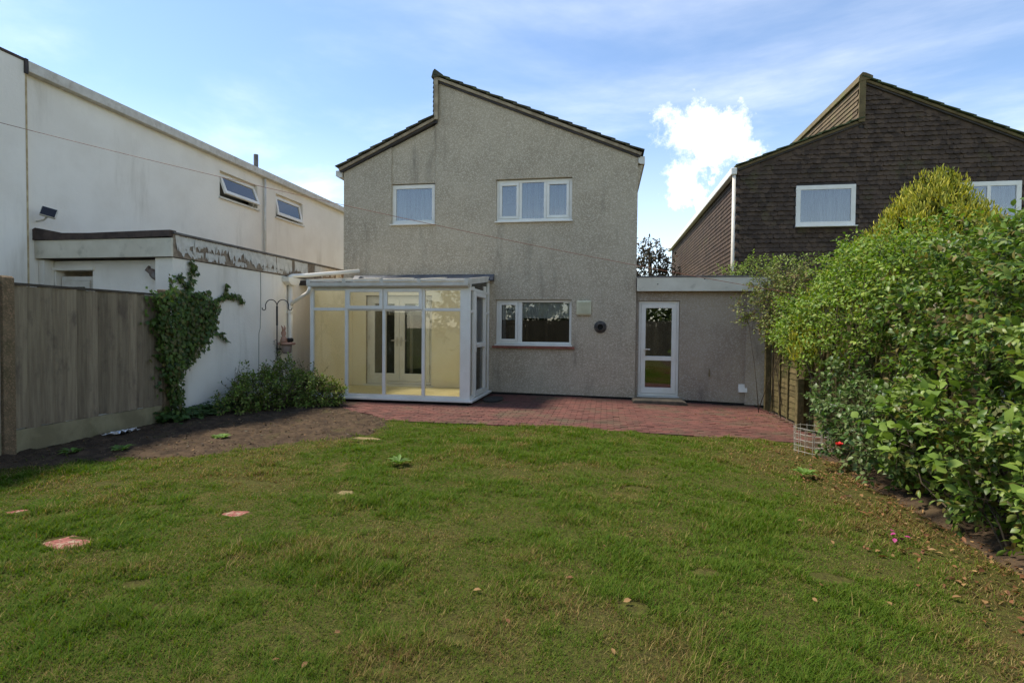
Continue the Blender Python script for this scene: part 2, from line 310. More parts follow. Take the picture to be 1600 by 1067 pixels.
def frame(mb, x0, x1, z0, z1, y0, y1, w, wb=None):
    wb = wb or w
    mb.box(x0, x1, y0, y1, z0, z0 + wb); mb.box(x0, x1, y0, y1, z1 - w, z1); mb.box(x0, x0 + w, y0, y1, z0 + wb, z1 - w); mb.box(x1 - w, x1, y0, y1, z0 + wb, z1 - w); return mb
def frame_x(mb, y0, y1, z0, z1, x0, x1, w):
    mb.box(x0, x1, y0, y1, z0, z0 + w); mb.box(x0, x1, y0, y1, z1 - w, z1); mb.box(x0, x1, y0, y0 + w, z0 + w, z1 - w); mb.box(x0, x1, y1 - w, y1, z0 + w, z1 - w); return mb
def curtain(parent, x0, x1, z0, z1, y, mat, name='net_curtain', wl=0.075, amp=0.018):
    n = max(8, int((x1 - x0) / 0.012)); vs = []; fs = []
    for i in range(n + 1):
        x = x0 + (x1 - x0) * i / n; ph = 2 * math.pi * x / wl
        d = amp * (math.sin(ph) + 0.5 * math.sin(ph * 0.37 + 1.3)); vs += [(x, y + d, z0), (x, y + d, z1)]
    for i in range(n): fs.append((2 * i, 2 * i + 2, 2 * i + 3, 2 * i + 1))
    return MB().add(vs, fs).build(name, mat, parent, smooth=True)
def vnoise(x, y, s, seed=0):
    """smooth value noise in numpy"""
    x = np.asarray(x) * s + seed * 17.3; y = np.asarray(y) * s + seed * 9.1
    xi = np.floor(x).astype(np.int64); yi = np.floor(y).astype(np.int64); fx = x - xi; fy = y - yi; fx = fx * fx * (3 - 2 * fx); fy = fy * fy * (3 - 2 * fy)
    def h(a, b):
        v = np.sin(a * 127.1 + b * 311.7 + seed * 74.7) * 43758.5453; return v - np.floor(v)
    return (h(xi, yi) * (1 - fx) + h(xi + 1, yi) * fx) * (1 - fy) + (h(xi, yi + 1) * (1 - fx) + h(xi + 1, yi + 1) * fx) * fy
def fbm(x, y, s, seed=0): return vnoise(x, y, s, seed) * 0.5 + vnoise(x, y, s * 2.1, seed + 1) * 0.3 + vnoise(x, y, s * 4.3, seed + 2) * 0.2
def gz(x, y=0):
    """ground height: level on the left, falling gently to the right"""
    return -0.025 * np.clip(np.asarray(x) + 0.5, 0, 4.5)
G = lambda x, y=0: float(gz(x, y))

# leaf template: (side, along, lift); eight triangles, folded along the midrib and drooping at the tip
LT = np.array([(0, 0, 0), (0.36, 0.3, 0.08), (0.40, 0.62, 0.05), (0, 1.0, -0.16), (-0.40, 0.62, 0.05), (-0.36, 0.3, 0.08), (0, 0.32, 0), (0, 0.65, -0.03)])
LFACES = [(0, 1, 6), (0, 6, 5), (1, 2, 7, 6), (5, 6, 7, 4), (2, 3, 7), (4, 7, 3)]
IVYT = np.array([(0, 0.0, 0), (0.42, -0.08, 0), (0.3, 0.3, 0.06), (0.52, 0.5, 0), (0.2, 0.62, 0.03), (0, 1.0, -0.1), (-0.2, 0.62, 0.03), (-0.52, 0.5, 0), (-0.3, 0.3, 0.06), (-0.42, -0.08, 0)])
IVYF = [(0, 1, 2), (0, 2, 4, 6, 8), (2, 3, 4), (4, 5, 6), (6, 7, 8), (8, 9, 0)]
BLADE = np.array([(-0.5, 0, 0), (0.5, 0, 0), (-0.38, 0.55, 0.06), (0.38, 0.55, 0.06), (0, 1, 0.3)])
BLADEF = [(0, 1, 3, 2), (2, 3, 4)]
def unit(a): return a / np.maximum(np.linalg.norm(a, axis=-1, keepdims=True), 1e-9)
def many(name, P, D, N, L, Wd, C, mat, parent=None, T=LT, F=LFACES, kind='stuff', jitter=0.0):
    """one mesh of many leaves: positions P, directions D, normals N, lengths L, widths Wd, colours C"""
    n = len(P); D = unit(D); Sd = unit(np.cross(D, N)); N = np.cross(Sd, D); k = len(T)
    L = np.broadcast_to(L, (n,)); Wd = np.broadcast_to(Wd, (n,))
    V = P[:, None, :] + Sd[:, None, :] * (T[None, :, 0:1] * Wd[:, None, None]) + D[:, None, :] * (T[None, :, 1:2] * L[:, None, None]) + N[:, None, :] * (T[None, :, 2:3] * L[:, None, None])
    org = ORG[parent.name] if parent else Vector((0, 0, 0)); V = (V - np.array(org)).reshape(-1, 3).astype(np.float32)
    lens = np.array([len(f) for f in F]); flat = np.concatenate([np.array(f) for f in F])
    loops = (flat[None, :] + (np.arange(n) * k)[:, None]).ravel().astype(np.int32); tot = np.tile(lens, n).astype(np.int32); st = np.concatenate([[0], np.cumsum(tot)[:-1]]).astype(np.int32)
    me = bpy.data.meshes.new(name); me.vertices.add(n * k); me.loops.add(len(loops)); me.polygons.add(len(tot))
    me.vertices.foreach_set('co', V.ravel()); me.loops.foreach_set('vertex_index', loops); me.polygons.foreach_set('loop_start', st); me.polygons.foreach_set('loop_total', tot)
    me.update(calc_edges=True)
    ca = me.color_attributes.new('Col', 'FLOAT_COLOR', 'POINT'); cc = np.ones((n, k, 4), np.float32); cc[:, :, :3] = np.asarray(C)[:, None, :]
    ca.data.foreach_set('color', cc.ravel())
    o = link(name, me, mat, parent)
    if kind: o['kind'] = kind
    return o
def mixcol(cs, n, spread=0.12):
    """random colours between listed sRGB colours, in linear light"""
    a = np.array([srgb(*c) for c in cs]); i = RNG.integers(0, len(a), n); j = RNG.integers(0, len(a), n); t = RNG.random((n, 1))
    return (a[i] * t + a[j] * (1 - t)) * (1 + spread * RNG.normal(size=(n, 1))).clip(0.5, 1.6)
def on_blobs(blobs, n, inner=0.0, seed=0, rough=0.16, clump=0.0):
    """points on the outer skin of a union of ellipsoids, with uneven outline; returns points and outward normals"""
    bl = np.array(blobs, float); area = (bl[:, 3] * bl[:, 4] + bl[:, 4] * bl[:, 5] + bl[:, 3] * bl[:, 5]); pick = RNG.choice(len(bl), n * 2, p=area / area.sum())
    u = unit(RNG.normal(size=(n * 2, 3))); b = bl[pick]
    wob = 1 + rough * (np.sin(u[:, 0] * 5 + pick * 2.1) * np.sin(u[:, 1] * 6 + pick) + np.sin(u[:, 2] * 7 + pick * 1.3) * 0.6 + 0.5 * np.sin(u[:, 0] * 13 + u[:, 2] * 11 + pick))
    dep = 1 - inner * RNG.random(n * 2) ** 1.5
    P = b[:, :3] + u * b[:, 3:] * (wob * dep)[:, None]; Nn = unit(u / b[:, 3:])
    ins = np.zeros(n * 2, bool)
    for q in range(len(bl)):
        d = (((P - bl[q, :3]) / bl[q, 3:]) ** 2).sum(1); ins |= (d < 0.62) & (pick != q)
    cl = np.sin(P[:, 0] * 6.1 + P[:, 1] * 2.3 + 1) * np.sin(P[:, 1] * 5.3 + P[:, 2] * 3.1) + np.sin(P[:, 2] * 6.7 + P[:, 0] * 2.9 + 2) * 0.7 + 0.5 * np.sin(P[:, 1] * 11 + P[:, 2] * 9)
    ins |= RNG.random(n * 2) < np.clip(-0.15 - cl * 0.55, 0, 0.8) * clump
    keep = ~ins & (P[:, 2] > gz(P[:, 0]) + 0.02)
    return P[keep][:n], Nn[keep][:n]
def shoots(P, Nn, nl, ln, upb=0.5, spread=0.5):
    """leafy shoots growing from P: leaf positions, directions, normals"""
    n = len(P); ax = unit(Nn + np.array([0, 0, upb]) + RNG.normal(size=(n, 3)) * spread)
    ref = unit(np.cross(ax, RNG.normal(size=(n, 3)))); bi = np.cross(ax, ref); out = []
    for k in range(nl):
        t = (k + 0.6) / nl; a = k * 2.4 + RNG.random(n) * 0.8
        rad = ref * np.cos(a)[:, None] + bi * np.sin(a)[:, None]
        p = P + ax * (ln * t) + rad * 0.006
        d = unit(rad * (1.0 - 0.45 * t) + ax * (0.45 + 0.5 * t) + RNG.normal(size=(n, 3)) * 0.22 + np.array([0, 0, -0.15]))
        nn = unit(ax * 0.8 + np.array([0, 0, 0.7]) - rad * 0.15 + RNG.normal(size=(n, 3)) * 0.3)
        out.append((p, d, nn))
    return tuple(np.concatenate([o[i] for o in out]) for i in range(3)), ax
def single_leaf_mesh(name, T=LT, F=LFACES):
    me = bpy.data.meshes.new(name); me.from_pydata([tuple(v) for v in T], [], F); me.polygons.foreach_set('use_smooth', [True] * len(me.polygons)); return me
def leaf_objects(P, D, N, L, Wd, me, mat, parent, name='leaf'):
    D = unit(D); Sd = unit(np.cross(D, N)); N = np.cross(Sd, D); org = ORG[parent.name]
    if not me.materials: me.materials.append(mat)
    for i in range(len(P)):
        o = bpy.data.objects.new(name, me); COL.objects.link(o); o.parent = parent
        s, d, nn = Vector(Sd[i]) * Wd[i], Vector(D[i]) * L[i], Vector(N[i]) * L[i]; p = Vector(P[i]) - org
        o.matrix_local = Matrix(((s.x, d.x, nn.x, p.x), (s.y, d.y, nn.y, p.y), (s.z, d.z, nn.z, p.z), (0, 0, 0, 1)))

# ------------------------------------------------------------------ ground, lawn, soil, patio
SOILP = np.array([(-6.45, 3.3), (-6.05, 4.0), (-5.80, 4.45), (-5.25, 4.92), (-4.49, 5.32), (-3.83, 5.84), (-3.35, 6.31), (-3.02, 7.0), (-3.3, 7.95), (-4.0, 8.5), (-4.75, 9.15), (-5.6, 9.74), (-5.7, 11.4), (-6.45, 11.4)])
def inside(x, y, poly):
    x = np.asarray(x, float); y = np.asarray(y, float); c = np.zeros(x.shape, bool); j = len(poly) - 1
    for i in range(len(poly)):
        xi, yi = poly[i]; xj, yj = poly[j]
        c ^= ((yi > y) != (yj > y)) & (x < (xj - xi) * (y - yi) / (yj - yi + 1e-12) + xi); j = i
    return c
PATIO_Y0 = 7.9
def sheet(name, x0, x1, y0, y1, dx, zf, mat, mask=None, kind='structure'):
    xs = np.arange(x0, x1 + dx / 2, dx); ys = np.arange(y0, y1 + dx / 2, dx); X, Y = np.meshgrid(xs, ys); Z = zf(X, Y); nx = len(xs)
    cx = (X[:-1, :-1] + dx / 2); cy = (Y[:-1, :-1] + dx / 2); idx = np.arange(X.size).reshape(X.shape)
    F = np.stack([idx[:-1, :-1], idx[:-1, 1:], idx[1:, 1:], idx[1:, :-1]], -1).reshape(-1, 4)
    if mask is not None: F = F[mask(cx.ravel(), cy.ravel())]
    me = bpy.data.meshes.new(name); me.from_pydata(np.stack([X, Y, Z], -1).reshape(-1, 3).tolist(), [], F.tolist()); me.polygons.foreach_set('use_smooth', [True] * len(me.polygons))
    o = link(name, me, mat); o['kind'] = kind; return o
def lawn_z(x, y): return gz(x) + 0.04 * (fbm(x, y, 1.1, 3) - 0.5) + 0.035 * (fbm(x, y, 3.6, 5) - 0.5)
g = MB().add([(-600, -600, -0.22), (600, -600, -0.22), (600, 600, -0.22), (-600, 600, -0.22)], [(0, 1, 2, 3)]).build('ground', EARTH); g['kind'] = 'structure'
sheet('lawn', -6.3, 3.6, -6.0, 7.98, 0.1, lawn_z, THATCH)
def soil_sd(x, y):
    P = np.stack([np.asarray(x).ravel(), np.asarray(y).ravel()], 1); d = np.full(len(P), 9.0)
    for a, b in zip(SOILP[:-3], SOILP[1:-2]):
        t = np.clip(((P - a) @ (b - a)) / ((b - a) @ (b - a)), 0, 1); d = np.minimum(d, np.linalg.norm(P - (a + t[:, None] * (b - a)), axis=1))
    return (np.where(inside(P[:, 0], P[:, 1], SOILP), d, -d) + 0.34 * (fbm(P[:, 0], P[:, 1], 3.0, 9) - 0.5)).reshape(np.shape(x))
def soil_z(x, y):
    w = np.clip(fbm(x, y, 3.2, 8) - 0.35, 0, 1)
    e = np.clip(soil_sd(x, y) / 0.35, -1, 1)
    return gz(x) + np.where(e < 0, 0.14 * e, 0.02 * e) + np.clip(e + 0.3, 0, 1) * (0.02 * w + 0.035 * vnoise(x, y, 13, 4) + 0.035 * vnoise(x, y, 24, 6) - 0.015)
sheet('soil_bed', -6.45, -2.8, 3.2, 11.4, 0.05, soil_z, SOIL, mask=lambda x, y: soil_sd(x, y) > -0.3)
sheet('border_soil', 2.5, 3.5, -6.0, 7.9, 0.08, lambda x, y: gz(x) - 0.05 + 0.11 * np.clip((x - 2.5 + 0.25 * (fbm(x, y, 2.2, 7) - 0.5)) / 0.35, 0, 1) + 0.03 * fbm(x, y, 6, 2), SOIL)

pat = sheet('patio', -5.7, 3.2, PATIO_Y0, 11.6, 0.1, lambda x, y: gz(x) - 0.012, JOINT)
def build_pavers():
    me = MB().box(-0.0975, 0.0975, -0.0475, 0.0475, -0.03, 0.012).mesh('paver'); bm = bmesh.new(); bm.from_mesh(me)
    bmesh.ops.bevel(bm, geom=[e for e in bm.edges if all(v.co.z > 0 for v in e.verts)], offset=0.005, segments=1, affect='EDGES'); bm.to_mesh(me); bm.free(); me.materials.append(PAVER)
    cells = []
    rows = int((11.56 - PATIO_Y0) / 0.1)
    for j in range(rows):
        y = PATIO_Y0 + 0.05 + j * 0.1
        for i in range(46):
            x = -5.65 + (i + (0.5 if j % 2 else 0)) * 0.2
            if x > 3.05 or inside(x, y, SOILP) or (x < -2.42 and y > 9.72): continue
            cells.append((x, y))
    cells.sort(key=lambda c: c[1])
    rest = MB(); base = [tuple(v.co) for v in me.vertices]; fcs = [tuple(p.vertices) for p in me.polygons]
    for k, (x, y) in enumerate(cells):
        z = G(x) + RNG.normal() * 0.0025; rz = RNG.normal() * 0.012
        if k < 300: place('paver', me, pat, (x, y, z), (RNG.normal() * 0.012, RNG.normal() * 0.008, rz))
        else: rest.add([(x + a * math.cos(rz) - b * math.sin(rz), y + a * math.sin(rz) + b * math.cos(rz), z + c) for a, b, c in base], fcs)
    rest.build('pavers', PAVER, pat, kind='stuff')
build_pavers()

BARE = [(-3.49, 3.02, 0.17, 0.10), (-2.78, 3.74, 0.11, 0.07), (-4.38, 3.42, 0.10, 0.06), (-2.22, 4.39, 0.09, 0.07), (-3.0, 6.55, 0.22, 0.07), (0.17, 2.88, 0.09, 0.07), (-0.66, 2.42, 0.06, 0.04), (-2.55, 2.6, 0.08, 0.05), (-1.3, 3.12, 0.07, 0.04), (0.32, 5.1, 0.14, 0.06), (0.62, 3.4, 0.08, 0.05), (-3.1, 4.5, 0.16, 0.06), (1.35, 3.5, 0.12, 0.06), (-4.4, 4.2, 0.15, 0.07)]
def build_grass():
    def zone(n, y0, y1, hmul):
        x = RNG.uniform(-6.3, 3.0, n); y = RNG.uniform(y0, y1, n); return x, y
    Ps = []
    for y0, y1, dens in ((0.9, 2.4, 17000), (2.4, 3.6, 16000), (3.6, 5.2, 11000), (5.2, 8.05, 7000)):
        n = int(9.3 * (y1 - y0) * dens); x = RNG.uniform(-6.3, 3.0, n); y = RNG.uniform(y0, y1, n); n3 = n // 3
        # a third of the blades stand in tufts
        cx = RNG.uniform(-6.3, 3.0, n3 // 14 + 1); cy = RNG.uniform(y0, y1, n3 // 14 + 1); ci = RNG.integers(0, len(cx), n3); x[:n3] = cx[ci] + RNG.normal(size=n3) * 0.022; y[:n3] = cy[ci] + RNG.normal(size=n3) * 0.022
        # keep what the garden in view holds: a wedge in front of the camera position with a metre to spare
        k = (np.abs(x + 0.17 * y) < 1.05 * y + 1.0); Ps.append(np.stack([x[k], y[k]], 1))
    P = np.concatenate(Ps); x, y = P[:, 0], P[:, 1]
    edge = fbm(x, y, 3.0, 21)
    k = (soil_sd(x, y) < 0.15 * RNG.normal(size=len(x)) + 0.0) & (y < PATIO_Y0 + 0.05 + 0.12 * (edge - 0.5))
    dry = fbm(x, y, 0.9, 31) * 0.6 + fbm(x, y, 3.4, 35) * 0.4; lush = fbm(x, y, 1.6, 41) * 0.5 + fbm(x, y, 5.0, 44) * 0.5
    right = np.clip((x - 1.35) / 1.2, 0, 1) * np.clip((7.6 - y) / 2, 0, 1)
    near = np.clip((3.0 - y) / 1.4, 0, 1)
    dry = dry + 0.3 * right * (0.6 + 0.8 * fbm(x, y, 2.6, 61)) + 0.05 * near
    k &= RNG.random(len(x)) > np.clip((dry - 0.54) * 3.0, 0, 0.6)
    for bx, by, rx, ry in BARE: k &= (((x - bx) / rx) ** 2 + ((y - by) / ry) ** 2) > (0.6 + 0.9 * edge)
    P = P[k]; x, y = x[k], y[k]; dry, lush, right = dry[k], lush[k], right[k]; n = len(x)
    h = (0.016 + 0.064 * np.clip((lush - 0.36) * 2.6, 0, 1) ** 1.5) * (0.5 + 0.9 * RNG.random(n)) * (1 - 0.35 * right)
    h *= np.where(RNG.random(n) < 0.04, 1.7, 1.0)
    z = lawn_z(x, y) - 0.003
    a = RNG.random(n) * 2 * np.pi + 1.6 * fbm(x, y, 2.0, 51); lean = 0.35 + 0.6 * RNG.random(n)
    D = np.stack([np.cos(a) * lean, np.sin(a) * lean, np.ones(n)], 1); N = np.stack([np.cos(a), np.sin(a), -lean * 0.6], 1)
    yd = np.sqrt(x * x + y * y); w = 0.0026 + 0.0009 * np.clip(yd - 2, 0, 6)
    g1 = np.array(srgb(103, 119, 36)); g2 = np.array(srgb(70, 102, 26)); ol = np.array(srgb(118, 115, 46)); st = np.array(srgb(160, 140, 86)); br = np.array(srgb(124, 96, 58))
    t = RNG.random((n, 1)); C = g1 * t + g2 * (1 - t)
    q = np.clip((dry - 0.47) * 3.2, 0, 1)[:, None] * RNG.random((n, 1)); C = C * (1 - q) + ol * q
    pk = RNG.random(n) < np.clip((dry - 0.46) * 2.0, 0.035, 0.6); C[pk] = st * (0.5 + 0.6 * RNG.random((pk.sum(), 1)))
    pk = RNG.random(n) < np.clip((dry - 0.55) * 2.0, 0.01, 0.4); C[pk] = br * (0.5 + 0.6 * RNG.random((pk.sum(), 1)))
    C *= (0.75 + 0.3 * RNG.random((n, 1)))
    o = many('grass', np.stack([x, y, z], 1), D, N, h, w, C, GRASSM, None, BLADE, BLADEF)
    tag(o, 'patchy green and straw coloured lawn grass in front of the red patio', 'grass', kind='stuff')
build_grass()

# ------------------------------------------------------------------ windows and roofs
def window(parent, x0, x1, z0, z1, y, cells, curtains=(), sill=UPVC, sash=(), red=False, label=None, w=0.05):
    """casement window in a wall front at y: frame, then for each cell (a, b in metres from x0) a pane, an opening sash where told"""
    yf = y + 0.07; fr = MB()
    frame(fr, x0, x1, z0, z1, yf, yf + 0.06, w)
    for a, b in zip(cells[:-1], cells[1:]):
        fr.box(x0 + a[1] , x0 + b[0], yf + 0.002, yf + 0.058, z0 + w, z1 - w)
    o = fr.build('window', UPVC, parent, bevel=0.004)
    if label: o['label'] = label
    for i, (a, b) in enumerate(cells):
        if i in sash:
            s = MB(); frame(s, x0 + a + 0.004, x0 + b - 0.004, z0 + w + 0.002, z1 - w - 0.002, yf - 0.012, yf + 0.045, 0.055); s.build('sash', UPVC, o, bevel=0.004); m = 0.05
        else: m = 0.0
        MB().box(x0 + a + m, x0 + b - m, yf + 0.022, yf + 0.028, z0 + w + m, z1 - w - m).build('pane', GLASSK if red else GLASS, o)
    MB().prism([(x0 - 0.02, y - 0.05, z0 - 0.035), (x0 - 0.02, y - 0.05, z0 - 0.012), (x0 - 0.02, yf - 0.003, z0 - 0.002), (x0 - 0.02, yf - 0.003, z0 - 0.035)], (x1 - x0 + 0.04, 0, 0)).build('sill', sill, o, bevel=0.003)
    if red:
        n = 9; step = (x1 - x0 + 0.14) / n
        me = MB().box(0.002, step - 0.002, y - 0.06, y + 0.05, z0 - 0.085, z0 - 0.04).mesh('sill_tile', ORG[o.name])
        for i in range(n):
            t = link('sill_tile', me, SILLRED, o); t.location = (x0 - 0.07 + i * step, 0, 0)
    for c in curtains: curtain(o, *c[:4], yf + (0.09 if red else 0.14), LACE if red else NET, amp=0.012 if red else 0.024)
    return o
def tiled_slope(parent, xa, za, xb, zb, y0, y1, ncourse, mat, barge, sub=SLATE):
    """roof slope between eave (xa, za) and top (xb, zb): deck, barge board, stepped tile courses; verge tiles are single pieces"""
    d = Vector((xb - xa, 0, zb - za)); L = d.length; u = d.normalized(); nrm = Vector((-u.z, 0, u.x))
    if nrm.z < 0: nrm = -nrm
    A = Vector((xa, 0, za))
    def q(t, h, y): p = A + u * t + nrm * h; return (p.x, y, p.z)
    deck = MB().prism([q(0, -0.10, y0 + 0.03), q(L, -0.10, y0 + 0.03), q(L, 0, y0 + 0.03), q(0, 0, y0 + 0.03)], (0, y1 - y0 - 0.03, 0)).build('roof', sub, parent)
    MB().prism([q(0.0, -0.06, y0), q(L, -0.06, y0), q(L, -0.004, y0), q(0.0, -0.004, y0)], (0, 0.028, 0)).build('barge_board', barge, deck)
    gauge = L / ncourse; tl = gauge + 0.07
    ang = math.atan2(u.z, u.x); tilt = 0.03 / tl * (1 if u.x > 0 else -1)
    # tile: runs up the slope from its lower edge; lower edge lifted on the tile below
    tm = MB().box(0, tl, -0.15, 0.15, 0.0, 0.026)
    if u.x < 0: tm.v = [(-a, b, c) for a, b, c in tm.v]
    me = tm.mesh('roof_tile'); me.materials.append(mat)
    rest = MB(); ry = -(ang if u.x > 0 else ang - math.pi)
    for k in range(ncourse):
        p = A + u * (k * gauge - 0.03) + nrm * 0.036
        e = Euler((0, ry + tilt, 0)); M = Matrix.Translation((p.x, 0, p.z)) @ e.to_matrix().to_4x4()
        place('roof_tile', me, deck, (p.x, y0 - 0.05 + 0.15, p.z), e)
        yy = y0 - 0.05 + 0.455
        while yy < y1:
            rest.add([M @ Vector((v[0], v[1] + yy, v[2])) for v in tm.v], tm.f); yy += 0.305
    rest.build('roof_tiles', mat, deck, kind='stuff')
    return deck

# ------------------------------------------------------------------ the grey house
HY = 11.5; HX0, HX1, HXM = -5.84, 0.62, -3.68
house = thing('house', 'grey pebbledash house with split roof and three white windows', 'house', (-2.6, 16, 0))
def build_house():
    zr = lambda x: 5.02 + (6.84 - 5.02) * (0.66 - x) / (0.66 - HXM)      # right slope height
    zl = lambda x: 4.96 + (5.92 - 4.96) * (x - HX0) / (HXM - HX0)
    # right-hand plate, a little proud of the left one
    o = [(HXM, 0.08), (HX1, 0.03), (HX1, zr(HX1) - 0.06), (HXM, zr(HXM) - 0.06)]
    wall = wall_mesh(o, [rect(-2.34, -0.72, 3.69, 4.61), rect(-2.32, -0.70, 1.06, 2.05)], HY - 0.012, 0.2).build('wall', PEB, house)
    o = [(HX0, 0.1), (HXM - 0.004, 0.08), (HXM - 0.004, zl(HXM) - 0.06), (-3.71, zl(-3.71) - 0.06), (-3.71, 3.69), (-4.71, 3.69), (-4.71, zl(-4.71) - 0.06), (HX0, zl(HX0) - 0.06)]
    wall_mesh(o, [rect(-5.28, -3.75, 0.16, 2.14)], HY + 0.006, 0.2).build('wall', PEB, house)
    MB().prism([(-4.71, HY + 0.03, 4.6), (-3.71, HY + 0.03, 4.6), (-3.71, HY + 0.03, zl(-3.71) - 0.06), (-4.71, HY + 0.03, zl(-4.71) - 0.06)], (0, 0.17, 0)).build('infill_panel', PEB, house)
    MB().box(HX0 + 0.02, HX1 - 0.02, HY + 0.03, HY + 0.18, -0.3, 0.16).build('plinth', DARK, house)
    # shell: sides, back, floors, a cross wall
    s = MB(); s.box(HX0, HX0 + 0.2, HY + 0.206, 20.0, -0.2, 4.86); s.build('side_wall', PEB, house)
    MB().box(HX1 - 0.2, HX1, HY + 0.19, 20.0, -0.2, 4.9).build('side_wall', PEB, house)
    wall_mesh([(HX0, -0.2), (HX1, -0.2), (HX1, zr(HX1) - 0.12), (HXM, zr(HXM) - 0.12), (HXM, zl(HXM) - 0.12), (HX0, zl(HX0) - 0.12)], [], 20.0, 0.2).build('back_wall', PEB, house)
    s = MB(); s.box(HX0 + 0.21, HX1 - 0.21, HY + 0.22, 19.98, 2.3, 2.5); s.box(HX0 + 0.21, HX1 - 0.21, HY + 0.22, 19.98, -0.05, 0.05); s.box(HX0 + 0.21, HX1 - 0.21, 14.6, 14.7, 0.06, 2.29); s.box(HX0 + 0.21, HX1 - 0.21, 14.6, 14.7, 2.51, 4.8); s.box(-3.0, -2.9, HY + 0.22, 14.59, 0.06, 2.29); s.box(-3.1, -3.0, HY + 0.22, 14.59, 2.51, 4.8)
    s.build('interior_wall', PLASTER, house)
    # roofs
    tiled_slope(house, HX0 - 0.09, 4.97, HXM - 0.05, 5.97, HY - 0.09, 20.15, 8, TILE, BARGE)
    rr = tiled_slope(house, HX1 + 0.07, 5.03, HXM - 0.01, 6.86, HY - 0.09, 20.15, 15, TILE, BARGE)
    # upstand of hung tiles facing left between the two roofs, and the ridge
    c = MB(); c.box(HXM - 0.03, HXM + 0.03, HY - 0.06, 20.1, 5.86, 6.80)
    c = c.build('clerestory', SLATE, house)
    t = MB()
    for k in range(9):
        z = 5.90 + k * 0.1
        t.prism([(HXM - 0.032, HY - 0.085, z), (HXM - 0.062, HY - 0.085, z), (HXM - 0.036, HY - 0.085, z + 0.12), (HXM - 0.032, HY - 0.085, z + 0.12)], (0, 8.5, 0))
    t.build('hung_tiles', TILE, c, kind='stuff')
    MB().box(HXM - 0.03, HXM + 0.055, HY - 0.094, HY - 0.064, 5.93, 6.84).build('barge_board', BARGE, c)
    MB().prism([(HXM - 0.085, HY - 0.12, 6.82), (HXM - 0.05, HY - 0.12, 6.95), (HXM - 0.01, HY - 0.12, 6.995), (HXM + 0.05, HY - 0.12, 6.95), (HXM + 0.17, HY - 0.12, 6.86), (HXM + 0.16, HY - 0.12, 6.83)], (0, 8.6, 0)).build('ridge_tile', TILE, rr)
    # box gutters at both eaves
    for x0, x1, z in ((HX0 - 0.17, HX0 - 0.025, 4.93), (HX1 + 0.005, HX1 + 0.13, 4.96)):
        MB().prism([(x0, HY - 0.04, z), (x0, HY - 0.04, z - 0.12), (x0 + 0.05, HY - 0.04, z - 0.15), (x1, HY - 0.04, z - 0.15), (x1, HY - 0.04, z)], (0, 8.6, 0)).build('gutter', UPVC_OLD, house)
    MB().prism([(HX1 + 0.004, HY + 0.02, 4.80), (HX1 + 0.10, HY + 0.02, 4.80), (HX1 + 0.004, HY + 0.02, 4.35)], (0, 0.12, 0)).build('bracket', PEB, house)
    # windows
    window(house, -4.71, -3.71, 3.72, 4.585, HY + 0.0, [(0.085, 0.915)], w=0.085, curtains=[(-4.66, -3.76, 3.76, 4.55)], label='upper left single light window with net curtain')
    window(house, -2.34, -0.72, 3.72, 4.60, HY - 0.012, [(0.06, 0.49), (0.55, 1.02), (1.08, 1.56)], w=0.06, curtains=[(-1.82, -0.76, 3.76, 4.56)], sash=(0, 2), label='upper three light window with net curtain')
    window(house, -2.32, -0.70, 1.10, 2.045, HY - 0.012, [(0.05, 0.47), (0.56, 1.57)], curtains=[(-2.28, -1.86, 1.62, 2.0), (-1.78, -0.75, 1.66, 2.0)], sash=(0,), red=True, label='kitchen window with red tile sill')
    MB().box(-2.2, -1.8, 12.2, 12.22, 1.0, 1.55).build('kitchen_unit', pmat('dark_unit', srgb(60, 52, 48), rough=0.6), house)
    # french doors inside the conservatory
    fd = MB(); frame(fd, -5.28, -3.75, 0.17, 2.135, HY + 0.03, HY + 0.10, 0.06)
    fd = fd.build('french_door', UPVC, house, bevel=0.004)
    for a, b, hx in ((-5.217, -4.517, -4.56), (-4.513, -3.813, -4.47)):
        lf = MB(); frame(lf, a, b, 0.235, 2.072, HY + 0.02, HY + 0.085, 0.115, 0.17); lf.build('door_leaf', UPVC, fd, bevel=0.004)
        MB().box(a + 0.11, b - 0.11, HY + 0.05, HY + 0.056, 0.40, 1.962).build('pane', GLASS, fd)
        dr = -1 if hx < -4.515 else 1
        MB().box(hx - 0.018, hx + 0.018, HY - 0.0, HY + 0.02, 1.02, 1.22).box(min(hx, hx + dr * 0.13), max(hx, hx + dr * 0.13), HY - 0.03, HY - 0.012, 1.13, 1.15).build('handle', UPVC_OLD, fd)
        for z in (0.5, 1.15, 1.8):
            xx = a - 0.012 if dr < 0 else b - 0.008
            MB().box(xx, xx + 0.02, HY + 0.0, HY + 0.025, z, z + 0.1).build('hinge', UPVC_OLD, fd)
    MB().box(-5.33, -3.70, HY - 0.06, HY + 0.03, 0.12, 0.165).build('door_sill', UPVC, fd)
    # extractor cover and flue
    v = MB().box(-0.60, -0.29, HY - 0.075, HY - 0.012, 1.72, 2.03).build('extractor_cover', VENTC, house, bevel=0.03)
    me = MB().box(-0.565, -0.325, HY - 0.083, HY - 0.076, 1.76, 1.772).mesh('louvre', ORG[v.name])
    for k in range(9): q = link('louvre', me, VENTC, v); q.location = (0, 0, k * 0.027)
    f = MB().lathe((-0.10, HY - 0.012, 1.48), [(0.13, 0), (0.13, -0.012), (0.075, -0.03), (0.075, -0.11), (0.062, -0.112), (0.06, -0.04)], 24, 'y').build('boiler_flue', VENTD, house)
    MB().lathe((-0.10, HY - 0.06, 1.48), [(0.058, 0), (0.058, -0.006)], 20, 'y').build('flue_core', DARK, f)
build_house()

